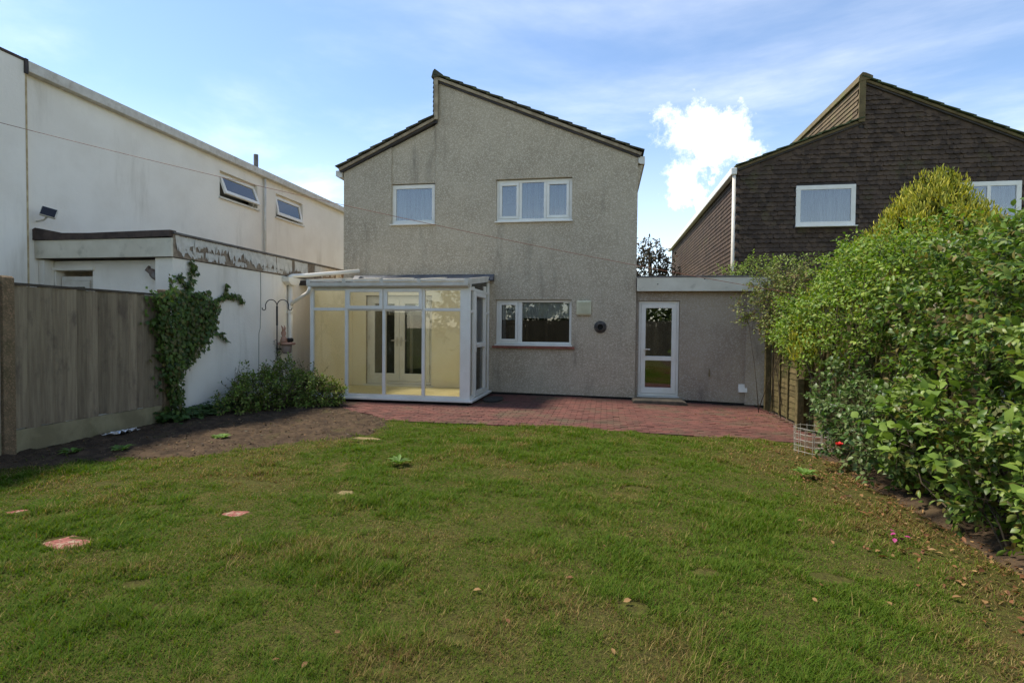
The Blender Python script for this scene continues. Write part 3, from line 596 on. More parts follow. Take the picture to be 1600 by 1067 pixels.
# ------------------------------------------------------------------ garage at the right of the house
garage = thing('garage', 'low flat roofed pebbledash garage with glazed white door', 'garage', (1.9, 15, 0))
def build_garage():
    gy = 11.56
    wall_mesh([(0.625, 0.03), (3.2, -0.035), (3.2, 2.3), (0.625, 2.3)], [rect(0.68, 1.50, 0.06, 2.03)], gy, 0.2).build('wall', PEB2, garage)
    MB().box(2.78, 3.2, gy - 0.035, gy - 0.002, -0.05, 2.2).build('pier', PEB2, garage)
    MB().box(0.64, 3.19, gy + 0.03, gy + 0.18, -0.3, 0.055).build('plinth', DARK, garage)
    MB().box(3.0, 3.2, gy + 0.201, 18.0, -0.2, 2.3).build('side_wall', PEB2, garage)
    MB().box(0.63, 3.2, 18.0, 18.2, -0.2, 2.3).build('back_wall', PEB2, garage)
    MB().box(0.63, 2.99, gy + 0.19, 17.99, -0.1, 0.04).build('floor', PLASTER, garage)
    r = MB().box(0.63, 3.24, gy - 0.13, 18.2, 2.31, 2.50).build('roof', FELT, garage)
    MB().box(0.63, 3.26, gy - 0.16, gy - 0.132, 2.22, 2.495).build('fascia', FASCIA_W, r)
    MB().box(0.63, 3.27, gy - 0.175, gy + 0.1, 2.502, 2.525).build('edge_trim', METALGREY, r)
    for x, z in ((1.04, 2.36), (1.95, 2.46)): MB().lathe((x, gy - 0.16, z), [(0.012, 0), (0.012, -0.006)], 10, 'y').build('screw_head', DARK, r)
    d = MB(); frame(d, 0.685, 1.495, 0.065, 2.025, gy + 0.05, gy + 0.11, 0.05); d = d.build('door', UPVC, garage, bevel=0.004)
    lf = MB(); frame(lf, 0.738, 1.442, 0.12, 1.972, gy + 0.035, gy + 0.095, 0.09, 0.12); lf.box(0.828, 1.352, gy + 0.036, gy + 0.094, 0.80, 0.89); lf.build('door_leaf', UPVC, d, bevel=0.004)
    for z0, z1 in ((0.24, 0.80), (0.89, 1.882)): MB().box(0.828, 1.352, gy + 0.062, gy + 0.068, z0, z1).build('pane', GLASS, d)
    MB().box(0.765, 0.80, gy + 0.015, gy + 0.036, 0.90, 1.12).box(0.78, 0.92, gy - 0.01, gy + 0.006, 1.02, 1.042).build('handle', UPVC, d)
    MB().box(0.67, 1.51, gy - 0.03, gy + 0.03, 0.03, 0.062).build('threshold', UPVC, d)
    # small fittings on the wall
    MB().prism([(2.66, gy, 0.19), (2.66, gy - 0.03, 0.19), (2.66, gy - 0.06, 0.20), (2.66, gy - 0.012, 0.36), (2.66, gy, 0.36)], (0.16, 0, 0)).build('vent_cowl', UPVC, garage)
    MB().tube([(2.09, gy, 0.56), (2.09, gy - 0.04, 0.56), (2.09, gy - 0.05, 0.50)], 0.011, 8).box(2.083, 2.097, gy - 0.05, gy - 0.03, 0.56, 0.66).build('wall_tap', pmat('old_brass', srgb(130, 112, 70), rough=0.5, metallic=0.6), garage)
build_garage()
dstep = MB().prism([(0.56, 10.98, -0.3), (1.60, 10.98, -0.3), (1.60, 10.98, 0.015), (1.50, 10.98, 0.05), (0.62, 10.98, 0.05), (0.56, 10.98, 0.03)], (0, 0.55, 0)).build('doorstep', STEP, None, bevel=0.02)
tag(dstep, 'worn grey stone doorstep below the garage door', 'step')
for nm, x0, x1, y0, y1, rz in (('doormat', -2.36, -1.98, 10.15, 10.95, 0.1),):
    n = 20; pts = [((x0 + x1) / 2 + (x1 - x0) / 2 * math.cos(2 * math.pi * k / n) * 1.0, (y0 + y1) / 2 + (y1 - y0) / 2 * math.sin(2 * math.pi * k / n), G(-2) + 0.014) for k in range(n)]
    mt = MB().prism(pts, (0, 0, 0.03)).build(nm, RUBBER); tag(mt, 'dark oval rubber mat beside the conservatory door', 'mat')

# ------------------------------------------------------------------ conservatory
cons = thing('conservatory', 'white lean-to conservatory with cream interior against the grey house', 'conservatory', (-4.05, 10.6, 0))
def build_conservatory():
    x0, x1, y0, y1 = -5.65, -2.45, 9.75, 11.44
    MB().box(x0 + 0.05, x1 - 0.06, y0 + 0.06, y1, -0.2, 0.055).build('base', DARK, cons)
    MB().box(x0 - 0.02, x1 + 0.06, y0 - 0.06, y1, 0.06, 0.10).build('sill', UPVC, cons, bevel=0.006)
    MB().box(x0 + 0.06, x1 - 0.06, y0 + 0.06, y1, 0.101, 0.125).build('floor', FLOORC, cons)
    # cream walls inside
    MB().box(x0 + 0.005, x0 + 0.05, y0 + 0.08, y1 + 0.05, 0.126, 2.28).build('inner_wall', CREAM, cons)
    iw = wall_mesh([(x0 + 0.052, 0.126), (x1 - 0.08, 0.126), (x1 - 0.08, 2.46), (x0 + 0.052, 2.46)], [rect(-5.285, -3.745, 0.13, 2.14)], HY - 0.045, 0.03).build('inner_wall', CREAM, cons)
    px = [(-5.65, -5.575), (-4.925, -4.865), (-4.165, -4.105), (-3.385, -3.325), (-2.645, -2.452)]
    for a, b in px: MB().box(a, b, y0, y0 + 0.07, 0.101, 2.20).build('post', UPVC, cons, bevel=0.006)
    MB().box(x0, x1, y0 - 0.015, y0 + 0.085, 2.201, 2.27).build('eaves_beam', UPVC, cons, bevel=0.005)
    for i, ((_, a), (b, _)) in enumerate(zip(px[:-1], px[1:])):
        MB().box(a, b, y0 + 0.004, y0 + 0.066, 1.745, 1.80).box(a, b, y0 + 0.004, y0 + 0.066, 2.13, 2.20).box(a, b, y0 + 0.004, y0 + 0.066, 0.101, 0.16).build('rail', UPVC, cons, bevel=0.004)
        MB().box(a, b, y0 + 0.03, y0 + 0.036, 0.16, 1.745).build('pane', GLASSC, cons)
        if i in (1, 2):
            s = MB(); frame(s, a - 0.015, b + 0.015, 1.775, 2.165, y0 - 0.03, y0 + 0.02, 0.065); s = s.build('fanlight', UPVC, cons, bevel=0.004)
            MB().box(a + 0.045, b - 0.045, y0 - 0.008, y0 - 0.002, 1.835, 2.105).build('pane', GLASSC, s)
        else: MB().box(a, b, y0 + 0.03, y0 + 0.036, 1.80, 2.13).build('pane', GLASSC, cons)
    # right-hand side: fixed light, door, fixed light
    sx0, sx1 = x1 - 0.075, x1 - 0.005
    MB().box(sx0, sx1, y0 + 0.3, y0 + 0.35, 0.101, 2.22).build('post', UPVC, cons, bevel=0.005)
    MB().box(sx0, sx1, 11.06, 11.11, 0.101, 2.30).build('post', UPVC, cons, bevel=0.005)
    MB().box(sx0, sx1, 11.38, 11.44, 0.101, 2.40).build('post', UPVC, cons, bevel=0.005)
    hd = MB().prism([(sx0 + 0.002, y0 + 0.075, 2.14), (sx0 + 0.002, y1 - 0.07, 2.14), (sx0 + 0.002, y1 - 0.07, 2.19), (sx0 + 0.002, y0 + 0.075, 2.19)], (0.066, 0, 0)).build('head_rail', UPVC, cons)
    for a, b in ((y0 + 0.195 - 0.12, y0 + 0.3), (11.11, 11.38)):
        MB().box(sx0 + 0.003, sx1 - 0.003, a, b, 1.72, 1.77).box(sx0 + 0.003, sx1 - 0.003, a, b, 0.101, 0.16).build('rail', UPVC, cons)
        MB().box(sx0 + 0.03, sx0 + 0.036, a, b, 0.16, 1.72).build('pane', GLASSC, cons); MB().box(sx0 + 0.03, sx0 + 0.036, a, b, 1.77, 2.14).build('pane', GLASSC, cons)
    d = MB(); frame_x(d, y0 + 0.355, 11.055, 0.12, 2.13, sx0 - 0.005, sx1 + 0.02, 0.085); d.box(sx0 - 0.004, sx1 + 0.019, y0 + 0.44, 10.97, 1.06, 1.15); d = d.build('door', UPVC, cons, bevel=0.004)
    for z0, z1 in ((0.205, 1.06), (1.15, 2.045)): MB().box(sx0 + 0.03, sx0 + 0.036, y0 + 0.44, 10.97, z0, z1).build('pane', GLASSC, d)
    MB().box(sx1 + 0.02, sx1 + 0.035, y0 + 0.37, y0 + 0.41, 0.98, 1.2).box(sx1 + 0.035, sx1 + 0.06, y0 + 0.385, y0 + 0.52, 1.10, 1.122).build('handle', UPVC_OLD, d)
    # gable glazing under the roof slope
    MB().prism([(sx0 + 0.03, y0 + 0.1, 2.20), (sx0 + 0.03, y1 - 0.01, 2.20), (sx0 + 0.03, y1 - 0.01, 2.44), (sx0 + 0.03, y0 + 0.1, 2.26)], (0.006, 0, 0)).build('pane', GLASSC, cons)
    # roof: sheets between white glazing bars, end caps, gutter
    def rz(y): return 2.29 + (y - (y0 - 0.1)) / (HY - y0 + 0.06) * 0.20
    bars = [-5.62, -4.89, -4.14, -3.40, -2.50]
    for b in bars:
        MB().prism([(b - 0.03, y0 - 0.11, rz(y0 - 0.11)), (b - 0.03, y1, rz(y1)), (b - 0.03, y1, rz(y1) + 0.045), (b - 0.03, y0 - 0.11, rz(y0 - 0.11) + 0.045)], (0.06, 0, 0)).build('glazing_bar', UPVC_OLD, cons)
        MB().box(b - 0.035, b + 0.035, y0 - 0.125, y0 - 0.112, rz(y0 - 0.1) - 0.03, rz(y0 - 0.1) + 0.05).build('end_cap', UPVC_OLD, cons)
    for a, b in zip(bars[:-1], bars[1:]):
        MB().prism([(a + 0.031, y0 - 0.10, rz(y0 - 0.10) + 0.006), (a + 0.031, y1, rz(y1) + 0.006), (a + 0.031, y1, rz(y1) + 0.022), (a + 0.031, y0 - 0.10, rz(y0 - 0.10) + 0.022)], (b - a - 0.062, 0, 0)).build('roof_panel', POLY, cons)
        MB().box(a + 0.036, b - 0.036, y0 - 0.115, y0 - 0.101, rz(y0 - 0.1) + 0.0, rz(y0 - 0.1) + 0.034).build('edge_strip', UPVC_OLD, cons)
    MB().prism([(x0 + 0.0, y0 - 0.13, 2.275), (x0 + 0.0, y0 - 0.125, 2.21), (x0 + 0.0, y0 - 0.09, 2.185), (x0 + 0.0, y0 - 0.02, 2.185), (x0 + 0.0, y0 - 0.02, 2.255), (x0, y0 - 0.12, 2.255)], (x1 - x0 - 0.02, 0, 0)).build('gutter', UPVC_OLD, cons)
    MB().prism([(x1 - 0.03, y0 - 0.10, rz(y0 - 0.1) - 0.06), (x1 - 0.03, y1, rz(y1) - 0.06), (x1 - 0.03, y1, rz(y1) + 0.05), (x1 - 0.03, y0 - 0.10, rz(y0 - 0.1) + 0.05)], (0.035, 0, 0)).build('verge_trim', UPVC_OLD, cons)
    fl = MB().prism([(-5.55, HY - 0.20, 2.445), (-5.55, HY - 0.20, 2.465), (-5.55, HY - 0.03, 2.585), (-5.55, HY - 0.022, 2.585), (-5.55, HY - 0.022, 2.445)], (1.1, 0, 0)).build('lead_flashing', LEAD, cons)
    MB().prism([(-4.46, HY - 0.21, 2.447), (-4.46, HY - 0.21, 2.468), (-4.46, HY - 0.034, 2.59), (-4.46, HY - 0.024, 2.59), (-4.46, HY - 0.024, 2.447)], (2.10, 0, 0)).build('lead_flashing', LEAD, cons)
build_conservatory()

# ------------------------------------------------------------------ white house on the left and its garage
lh = thing('white_house', 'flat roofed white rendered house on the left with two tilted windows', 'house', (-11, 10, 0))
def build_left_house():
    X = -8.8
    bm_wall = [(7.0, -0.2), (17.6, -0.2), (17.6, 5.30), (7.0, 5.30)]
    holes = [rect(11.30, 12.68, 4.41, 5.01), rect(13.47, 14.79, 4.39, 5.01)]
    w = wall_mesh(bm_wall, holes, 0.0, 0.25); w.v = [(X - y, x, z) for x, y, z in w.v]; w.build('wall', WHITE_R, lh)
    MB().box(X - 0.25, X + 0.10, -1.0, 6.985, -0.2, 5.40).build('wall', WHITE_R, lh)
    MB().box(-14.5, X - 0.252, 17.35, 17.6, -0.2, 5.30).build('back_wall', WHITE_R, lh)
    MB().box(-14.5, -14.3, -1.0, 17.34, -0.2, 5.30).build('side_wall', WHITE_R, lh)
    r = MB().box(-14.5, X - 0.01, -1.0, 17.62, 5.302, 5.38).build('roof', FELT, lh)
    MB().box(X - 0.009, X + 0.13, 6.99, 17.68, 5.26, 5.43).build('roof_trim', FLAKE_W, r, bevel=0.015)
    MB().box(X - 0.3, X + 0.115, -1.0, 6.98, 5.402, 5.44).build('capping', FELT, r)
    MB().box(X - 0.009, X + 0.132, 6.94, 6.986, 5.22, 5.44).build('trim_end', SLATE, r)
    for (a, b, z0, z1), op in zip(((11.30, 12.68, 4.41, 5.01), (13.47, 14.79, 4.39, 5.01)), (0.42, 0.22)):
        f = MB(); frame_x(f, a, b, z0, z1, X - 0.16, X - 0.10, 0.05); f = f.build('window', UPVC, lh)
        # top hung sash, pushed open at the bottom
        M = Matrix.Translation((X - 0.09, 0, z1 - 0.055)) @ Euler((0, -op * 0.9, 0)).to_matrix().to_4x4()
        s = MB(); h = z1 - z0 - 0.1; fwd = 0.075
        for ya, yb, za, zb in ((a + 0.05, b - 0.05, -fwd, 0), (a + 0.05, b - 0.05, -h, -h + fwd), (a + 0.05, a + 0.05 + fwd, -h + fwd, -fwd), (b - 0.05 - fwd, b - 0.05, -h + fwd, -fwd)): s.obox(M, -0.02, 0.03, ya, yb, za, zb)
        s.build('sash', UPVC, f)
        MB().obox(M, 0.002, 0.008, a + 0.1, b - 0.1, -h + 0.05, -0.05).build('pane', GLASS, f)
        MB().box(X - 0.10, X + 0.05, a - 0.04, b + 0.04, z0 - 0.045, z0 - 0.005).build('sill', UPVC_OLD, f)
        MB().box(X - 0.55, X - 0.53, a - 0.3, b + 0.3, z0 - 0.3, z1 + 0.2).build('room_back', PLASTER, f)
    MB().tube([(X + 0.05, 12.92, 5.25), (X + 0.05, 12.92, 2.7)], 0.034, 10).build('downpipe', UPVC_OLD, lh, smooth=True)
    MB().tube([(-9.5, 13.63, 5.3), (-9.5, 13.63, 6.12)], 0.06, 12).build('flue_pipe', METALGREY, lh)
    MB().box(X + 0.101, X + 0.104, 6.955, 6.983, 0, 5.38).build('joint_strip', pmat('rusty_joint', srgb(196, 178, 140), srgb(168, 146, 108), scale=9, rough=0.9), lh)
build_left_house()
fl = thing('floodlight', 'black floodlight tilted down on the white wall above the felt roof edge', 'lamp', (-8.7, 7.12, 3.14))
Mf = Matrix.Translation((-8.52, 7.14, 3.16)) @ Euler((R(-14), R(14), R(42))).to_matrix().to_4x4()
MB().obox(Mf, -0.10, 0.10, -0.03, 0.03, -0.075, 0.075).build('casing', UPVC_OLD, fl, bevel=0.01)
MB().obox(Mf, -0.09, 0.09, -0.034, -0.0305, -0.066, 0.066).build('lens', DGLASS, fl)
MB().tube([(-8.8, 7.18, 3.04), (-8.66, 7.18, 3.06), (-8.55, 7.16, 3.12)], 0.014, 8).build('bracket', UPVC_OLD, fl)

lg = thing('neighbour_garage', 'low white rendered garage with peeling fascia on the left boundary', 'garage', (-7.6, 9.5, 0))
GX0, GX1, GY = -8.69, -6.4, 7.2
def build_left_garage():
    MB().box(GX1 - 0.2, GX1, GY, 13.0, -0.2, 2.45).build('wall', WHITE_R, lg)
    wall_mesh([(GX0, -0.2), (GX1 - 0.30, -0.2), (GX1 - 0.30, 2.44), (GX0, 2.44)], [rect(-8.72 + 0.06, -7.97, 0.0, 2.29)], GY + 0.16, 0.15).build('wall', WHITE_R, lg)
    MB().box(GX1 - 0.30, GX1 - 0.201, GY + 0.002, GY + 0.3, -0.2, 2.45).build('pier', WHITE_R, lg)
    MB().box(GX0 - 0.1, GX0 + 0.0, GY + 0.002, GY + 0.155, -0.2, 2.44).build('pier', WHITE_R, lg)
    r = MB().box(GX0 - 0.1, GX1 + 0.0, GY - 0.02, 13.0, 2.46, 2.78).build('roof', FELT, lg)
    MB().box(GX0 - 0.1, GX1 + 0.03, GY - 0.06, GY - 0.021, 2.46, 2.735).build('fascia', FASCIA_W, r)
    # sagging felt edge along the front: thick at the left end where it turns up the wall
    pts = [(GX0 - 0.12, 2.74), (GX0 + 0.9, 2.735), (GX1 + 0.02, 2.755), (GX1 + 0.035, 2.85), (GX1 - 0.4, 2.845), (GX0 + 0.9, 2.83), (GX0 + 0.42, 2.84), (GX0 - 0.06, 2.93), (GX0 - 0.12, 2.90)]
    MB().prism([(x, GY - 0.085, z) for x, z in pts], (0, 0.12, 0)).build('felt_edge', FELT, r)
    sf = MB().box(GX1 + 0.001, GX1 + 0.028, GY - 0.019, 12.95, 2.46, 2.80).build('side_fascia', FLAKE_B, r)
    MB().box(GX1 - 0.05, GX1 + 0.055, GY - 0.03, 12.95, 2.802, 2.83).build('edge_trim', METALGREY, r)
    # what is left of the old paint: curling sheets standing proud of the bare board
    fk = MB()
    def flake(ya, yb, za, zb, seed):
        rg = np.random.default_rng(seed); n = max(10, int((yb - ya) / 0.022)); top = [(ya + (yb - ya) * k / n, zb - 0.016 * rg.random()) for k in range(n + 1)]; lo = [(ya + (yb - ya) * k / n + 0.02 * rg.normal(), za + 0.05 * rg.normal() * (1 if 0 < k < n else 0.3)) for k in range(n + 1)]
        vs = []; fs = []
        for (yt, zt), (yl, zl) in zip(top, lo):
            zl = min(max(zl, 2.472), zt - 0.012); c = 0.004 + 0.014 * rg.random(); vs += [(GX1 + 0.031, yt, zt), (GX1 + 0.031 + c * 0.3, (yt + yl) / 2, (zt + zl) / 2), (GX1 + 0.031 + c, yl, zl)]
        for k in range(n): fs += [(3 * k, 3 * k + 3, 3 * k + 4, 3 * k + 1), (3 * k + 1, 3 * k + 4, 3 * k + 5, 3 * k + 2)]
        fk.add(vs, fs)
    for i, (ya, yb, za, zb) in enumerate(((7.22, 7.62, 2.58, 2.795), (7.55, 8.1, 2.66, 2.795), (7.34, 7.8, 2.50, 2.60), (8.02, 8.5, 2.69, 2.795), (7.85, 8.3, 2.49, 2.62), (8.42, 9.0, 2.60, 2.795), (8.5, 8.85, 2.48, 2.565), (8.98, 9.75, 2.56, 2.795), (9.3, 10.0, 2.475, 2.55), (9.78, 10.3, 2.54, 2.795), (10.4, 10.9, 2.58, 2.795), (11.2, 12.4, 2.6, 2.795))): flake(ya, yb, za, zb, i)
    fk.build('peeling_paint', FLAKE_W, sf)
    d = MB(); frame(d, -8.62, -8.0, 0.0, 2.2, GY + 0.22, GY + 0.28, 0.07); d = d.build('door', UPVC_OLD, lg)
    s = MB(); frame(s, -8.545, -8.075, 0.07, 2.125, GY + 0.20, GY + 0.25, 0.09); s.build('door_leaf', UPVC_OLD, d)
    MB().box(-8.455, -8.165, GY + 0.222, GY + 0.228, 0.16, 2.035).build('pane', GLASS, d)
    MB().box(-8.70, -7.93, GY + 0.12, GY + 0.158, 2.292, 2.33).build('lintel', WHITE_R, lg)
    MB().tube([(GX1 + 0.006, 9.30, 2.45), (GX1 + 0.006, 9.31, 2.0), (GX1 + 0.006, 9.29, 1.4), (GX1 + 0.006, 9.25, 1.3), (GX1 + 0.006, 9.24, 0.3)], 0.007, 5).build('wall_crack_filler', pmat('grey_filler', srgb(168, 160, 146), rough=0.9), lg)
build_left_garage()
# bird ornament on the garage front
bo = thing('bird_ornament', 'grey bird shaped wall ornament on the white garage front above the fence', 'ornament', (-6.81, 7.33, 2.2))
MB().lathe((0, 0, 0), [(0.004, -0.13), (0.03, -0.09), (0.055, -0.03), (0.06, 0.02), (0.045, 0.08), (0.02, 0.12), (0.004, 0.14)], 12, 'z').build('body', DOVE, bo, smooth=True)
bo.children[0].matrix_local = Matrix.Translation((0.02, -0.05, 0.0)) @ Euler((0, R(-38), 0)).to_matrix().to_4x4() @ Matrix.Translation(ORG[bo.name])
MB().prism([(-6.93, 7.25, 2.27), (-6.87, 7.25, 2.34), (-6.86, 7.25, 2.27), (-6.83, 7.25, 2.25), (-6.86, 7.25, 2.22)], (0, 0.05, 0)).build('tail', DOVE, bo)

# white rainwater pipe with hopper on the boundary wall
rp = thing('drainpipe', 'white plastic drainpipe with hopper on the boundary wall beside the conservatory', 'drainpipe', (-6.33, 10.2, 0))
MB().tube([(-6.34, 10.2, 2.3), (-6.34, 10.2, 0.0)], 0.045, 14).build('downpipe', UPVC, rp, smooth=True)
MB().prism([(-6.395, 9.98, 2.42), (-6.395, 10.42, 2.42), (-6.395, 10.40, 2.33), (-6.395, 10.30, 2.27), (-6.395, 10.10, 2.27), (-6.395, 10.0, 2.33)], (0.15, 0, 0)).build('hopper', UPVC, rp, bevel=0.01)
MB().tube([(-6.33, 10.12, 2.42), (-6.30, 10.2, 2.46), (-6.1, 10.5, 2.5), (-5.43, 11.42, 2.68)], 0.042, 12).build('inlet_pipe', UPVC, rp, smooth=True)
MB().tube([(-5.60, 9.66, 2.20), (-5.61, 9.66, 2.13), (-5.68, 9.72, 2.08), (-6.27, 10.17, 1.92), (-6.33, 10.2, 1.86)], 0.036, 12).build('branch_pipe', UPVC, rp, smooth=True)
for z in (1.7, 0.7): MB().box(-6.399, -6.285, 10.145, 10.255, z, z + 0.03).build('clip', UPVC, rp)
vl = MB().prism([(-6.38, 10.6, 2.30), (-5.66, 10.6, 2.28), (-5.66, 10.6, 2.36), (-6.38, 10.6, 2.40)], (0, 0.88, 0.10)).build('valley_board', SLATE); tag(vl, 'dark sloping board closing the gap between white wall and conservatory', 'board')

# ------------------------------------------------------------------ brown tile-hung house on the right
bh = thing('brown_house', 'brown tile hung house with split roof behind the hedge', 'house', (8, 20, 0))
def build_right_house():
    Y = 15.2; X0, X1, XM = 3.37, 12.6, 6.31
    zl = lambda x: 5.74 + (6.78 - 5.74) * (x - X0) / (XM - X0)
    zr = lambda x: 7.80 - (7.80 - 6.15) * (x - XM) / (9.94 - XM)
    wins = [(4.81, 6.22, 4.13, 5.17), (8.50, 9.90, 4.10, 5.13)]
    out = [(X0, -0.2), (X1, -0.2), (X1, zr(X1)), (XM, zr(XM)), (XM, zl(XM)), (X0, zl(X0))]
    wall_mesh(out, [rect(*w) for w in wins], Y, 0.2).build('wall', SLATE, bh)
    MB().box(X0, X0 + 0.2, Y + 0.2, 29.2, -0.2, 5.6).build('side_wall', SLATE, bh)
    MB().box(X1 - 0.2, X1, Y + 0.2, 29.2, -0.2, 4.8).build('side_wall', SLATE, bh)
    MB().box(X0, X1, 29.2, 29.4, -0.2, 5.6).build('back_wall', SLATE, bh)
    s = MB(); s.box(X0 + 0.21, X1 - 0.21, Y + 0.21, 29.1, 2.9, 3.1); s.box(X0 + 0.21, X1 - 0.21, 19, 19.1, 3.11, 5.5); s.build('interior_wall', PLASTER, bh)
    # hung tiles: overlapping courses of small tiles, joints staggered, lower edges tilted out
    g = 0.118; w = 0.155; rg = np.random.default_rng(5); front = MB(); side = MB()
    def tile_f(x, z, ww, y):
        e = rg.normal() * 0.007
        front.add([(x + 0.001, y, z), (x + ww - 0.001, y, z), (x + ww - 0.001, y, z + g + 0.03), (x + 0.001, y, z + g + 0.03), (x + 0.002, y - 0.042 + e, z + 0.014), (x + 0.3 * ww, y - 0.044 + e, z + rg.normal() * 0.006), (x + 0.7 * ww, y - 0.044 + e, z + rg.normal() * 0.006), (x + ww - 0.002, y - 0.042 + e, z + 0.014), (x + ww - 0.001, y - 0.006, z + g + 0.03), (x + 0.001, y - 0.006, z + g + 0.03)],
                  [(4, 5, 6, 7, 8, 9), (0, 1, 7, 6, 5, 4), (0, 4, 9, 3), (1, 2, 8, 7)])
    z = 2.3; k = 0
    while z < 7.75:
        x = X0 - 0.01 + (0 if k % 2 else -w / 2)
        while x < X1:
            xc = x + w / 2; top = (zl(xc) if xc < XM else zr(xc)) - 0.10
            if z + g + 0.03 < top and xc > X0 and not any(a - 0.02 < xc < b + 0.02 and c - 0.08 < z + g / 2 < d + 0.03 for a, b, c, d in wins): tile_f(x, z, w, Y - 0.002)
            x += w
        z += g; k += 1
    # a raked row of tiles under each verge
    for xa, xb, fz, n in ((X0 + 0.1, XM - 0.05, zl, 18), (XM + 0.02, X1, zr, 40)):
        for i in range(n):
            xa_ = xa + (xb - xa) * i / n; xb_ = xa + (xb - xa) * (i + 0.96) / n
            front.add([(xa_, Y - 0.034, fz(xa_) - 0.26), (xb_, Y - 0.034, fz(xb_) - 0.26), (xb_, Y - 0.014, fz(xb_) - 0.07), (xa_, Y - 0.014, fz(xa_) - 0.07), (xa_, Y - 0.004, fz(xa_) - 0.26), (xb_, Y - 0.004, fz(xb_) - 0.26)], [(0, 1, 2, 3), (4, 5, 1, 0)])
    front.build('hung_tiles', BROWN, bh, kind='stuff')
    z = 2.3; k = 0
    while z < 5.5:
        y = Y + (0 if k % 2 else w / 2)
        while y < 29.2:
            side.add([(X0 - 0.03, y + 0.003, z), (X0 - 0.03, y + w - 0.003, z), (X0 - 0.008, y + w - 0.003, z + g + 0.02), (X0 - 0.008, y + 0.003, z + g + 0.02), (X0 - 0.002, y + 0.003, z), (X0 - 0.002, y + w - 0.003, z)], [(0, 3, 2, 1), (0, 1, 5, 4)])
            y += w
        z += g; k += 1
    side.build('hung_tiles', BROWN, bh, kind='stuff')
    lr = tiled_slope(bh, X0 - 0.02, zl(X0) - 0.03, XM + 0.0, zl(XM), Y - 0.10, 29.5, 9, TILEG, BARGEB)
    rr = tiled_slope(bh, X1 + 0.1, zr(X1 + 0.1), XM - 0.02, zr(XM - 0.02) + 0.0, Y - 0.10, 29.5, 18, TILEG, BARGEB)
    c = MB().box(XM - 0.04, XM + 0.03, Y - 0.02, 29.4, 6.60, 7.74).build('clerestory', SLATE, bh)
    t = MB(); zz = 6.72; k = 0
    while zz < 7.66:
        y = Y - 0.05 + (0 if k % 2 else w / 2)
        while y < 29.3:
            t.add([(XM - 0.085, y + 0.003, zz), (XM - 0.085, y + w - 0.003, zz), (XM - 0.055, y + w - 0.003, zz + g + 0.02), (XM - 0.055, y + 0.003, zz + g + 0.02), (XM - 0.042, y + 0.003, zz), (XM - 0.042, y + w - 0.003, zz)], [(0, 3, 2, 1), (0, 1, 5, 4)]); y += w
        zz += g; k += 1
    t.build('hung_tiles', pmat('sunlit_brown_hung_tile', srgb(112, 94, 68), srgb(92, 76, 54), scale=3, rough=0.85, bump=0.4, stain=srgb(110, 106, 66), stain_scale=2), c, kind='stuff')  # paler than the front tiles: sunlight on the left-facing cheek is in the colour
    MB().box(XM - 0.10, XM + 0.05, Y - 0.13, Y - 0.102, 6.70, 7.80).build('barge_board', BARGEB, c)
    MB().prism([(XM - 0.13, Y - 0.14, 7.70), (XM - 0.10, Y - 0.14, 7.86), (XM - 0.04, Y - 0.14, 7.93), (XM + 0.04, Y - 0.14, 7.91), (XM + 0.2, Y - 0.14, 7.83), (XM + 0.2, Y - 0.14, 7.76)], (0, 14.6, 0)).build('ridge_tile', BARGEB, rr)
    MB().box(X0 - 0.18, X0 - 0.035, Y - 0.13, 29.6, 5.50, 5.68).build('gutter', UPVC, bh, bevel=0.02)
    MB().tube([(X0 - 0.09, Y - 0.06, 5.50), (X0 - 0.09, Y - 0.06, 0.0)], 0.045, 12).build('downpipe', UPVC_OLD, bh, smooth=True)
    window(bh, *wins[0], Y - 0.125, [(0.11, 1.30)], w=0.11, curtains=[(4.87, 6.16, 4.17, 5.12)], label='left upstairs window with net curtain')
    window(bh, *wins[1], Y - 0.125, [(0.11, 0.66), (0.74, 1.29)], w=0.11, curtains=[(8.56, 9.84, 4.14, 5.08)], label='right upstairs window half hidden by the hedge')
build_right_house()

# ------------------------------------------------------------------ left boundary fence
def close_board_fence(ya, yb, label, cap=True):
    X = -6.3
    f = thing('garden_fence', label, 'fence', (X, (ya + yb) / 2, 0), 'close board fence panels on the left boundary')
    n = 14; w = (yb - ya) / n; rg = np.random.default_rng(int(ya * 10))
    for k in range(n):
        t = 0.014 + rg.random() * 0.016; a = ya + k * w; j = rg.normal() * 0.006
        me = MB().prism([(X - 0.02, a - 0.004, 0.29 + j), (X + 0.002, a - 0.004, 0.29 + j), (X + 0.002 + t, a + w * 0.945, 0.29 + j), (X - 0.02, a + w * 0.945, 0.29 + j)], (0.003 * rg.normal(), 0.004 * rg.normal(), 1.565)).build('board', WOODF, f)
    MB().box(X - 0.10, X - 0.021, ya, yb, 0.5, 0.57).box(X - 0.10, X - 0.021, ya, yb, 1.6, 1.67).build('arris_rail', WOODF, f)
    MB().box(X - 0.035, X + 0.03, ya, yb, 1.858, 1.885).build('capping', pmat('dark_capping', srgb(84, 76, 64), srgb(70, 62, 52), scale=5, rough=0.9) if 'dark_capping' not in MAT else MAT['dark_capping'], f)
    MB().box(X - 0.03, X + 0.02, ya, yb, -0.1, 0.285).build('gravel_board', CONC, f, bevel=0.006)
close_board_fence(4.87, 6.86, 'weathered grey close board fence panel beside the ivy')
close_board_fence(2.85, 4.74, 'weathered close board fence panel nearest the camera at the left edge')
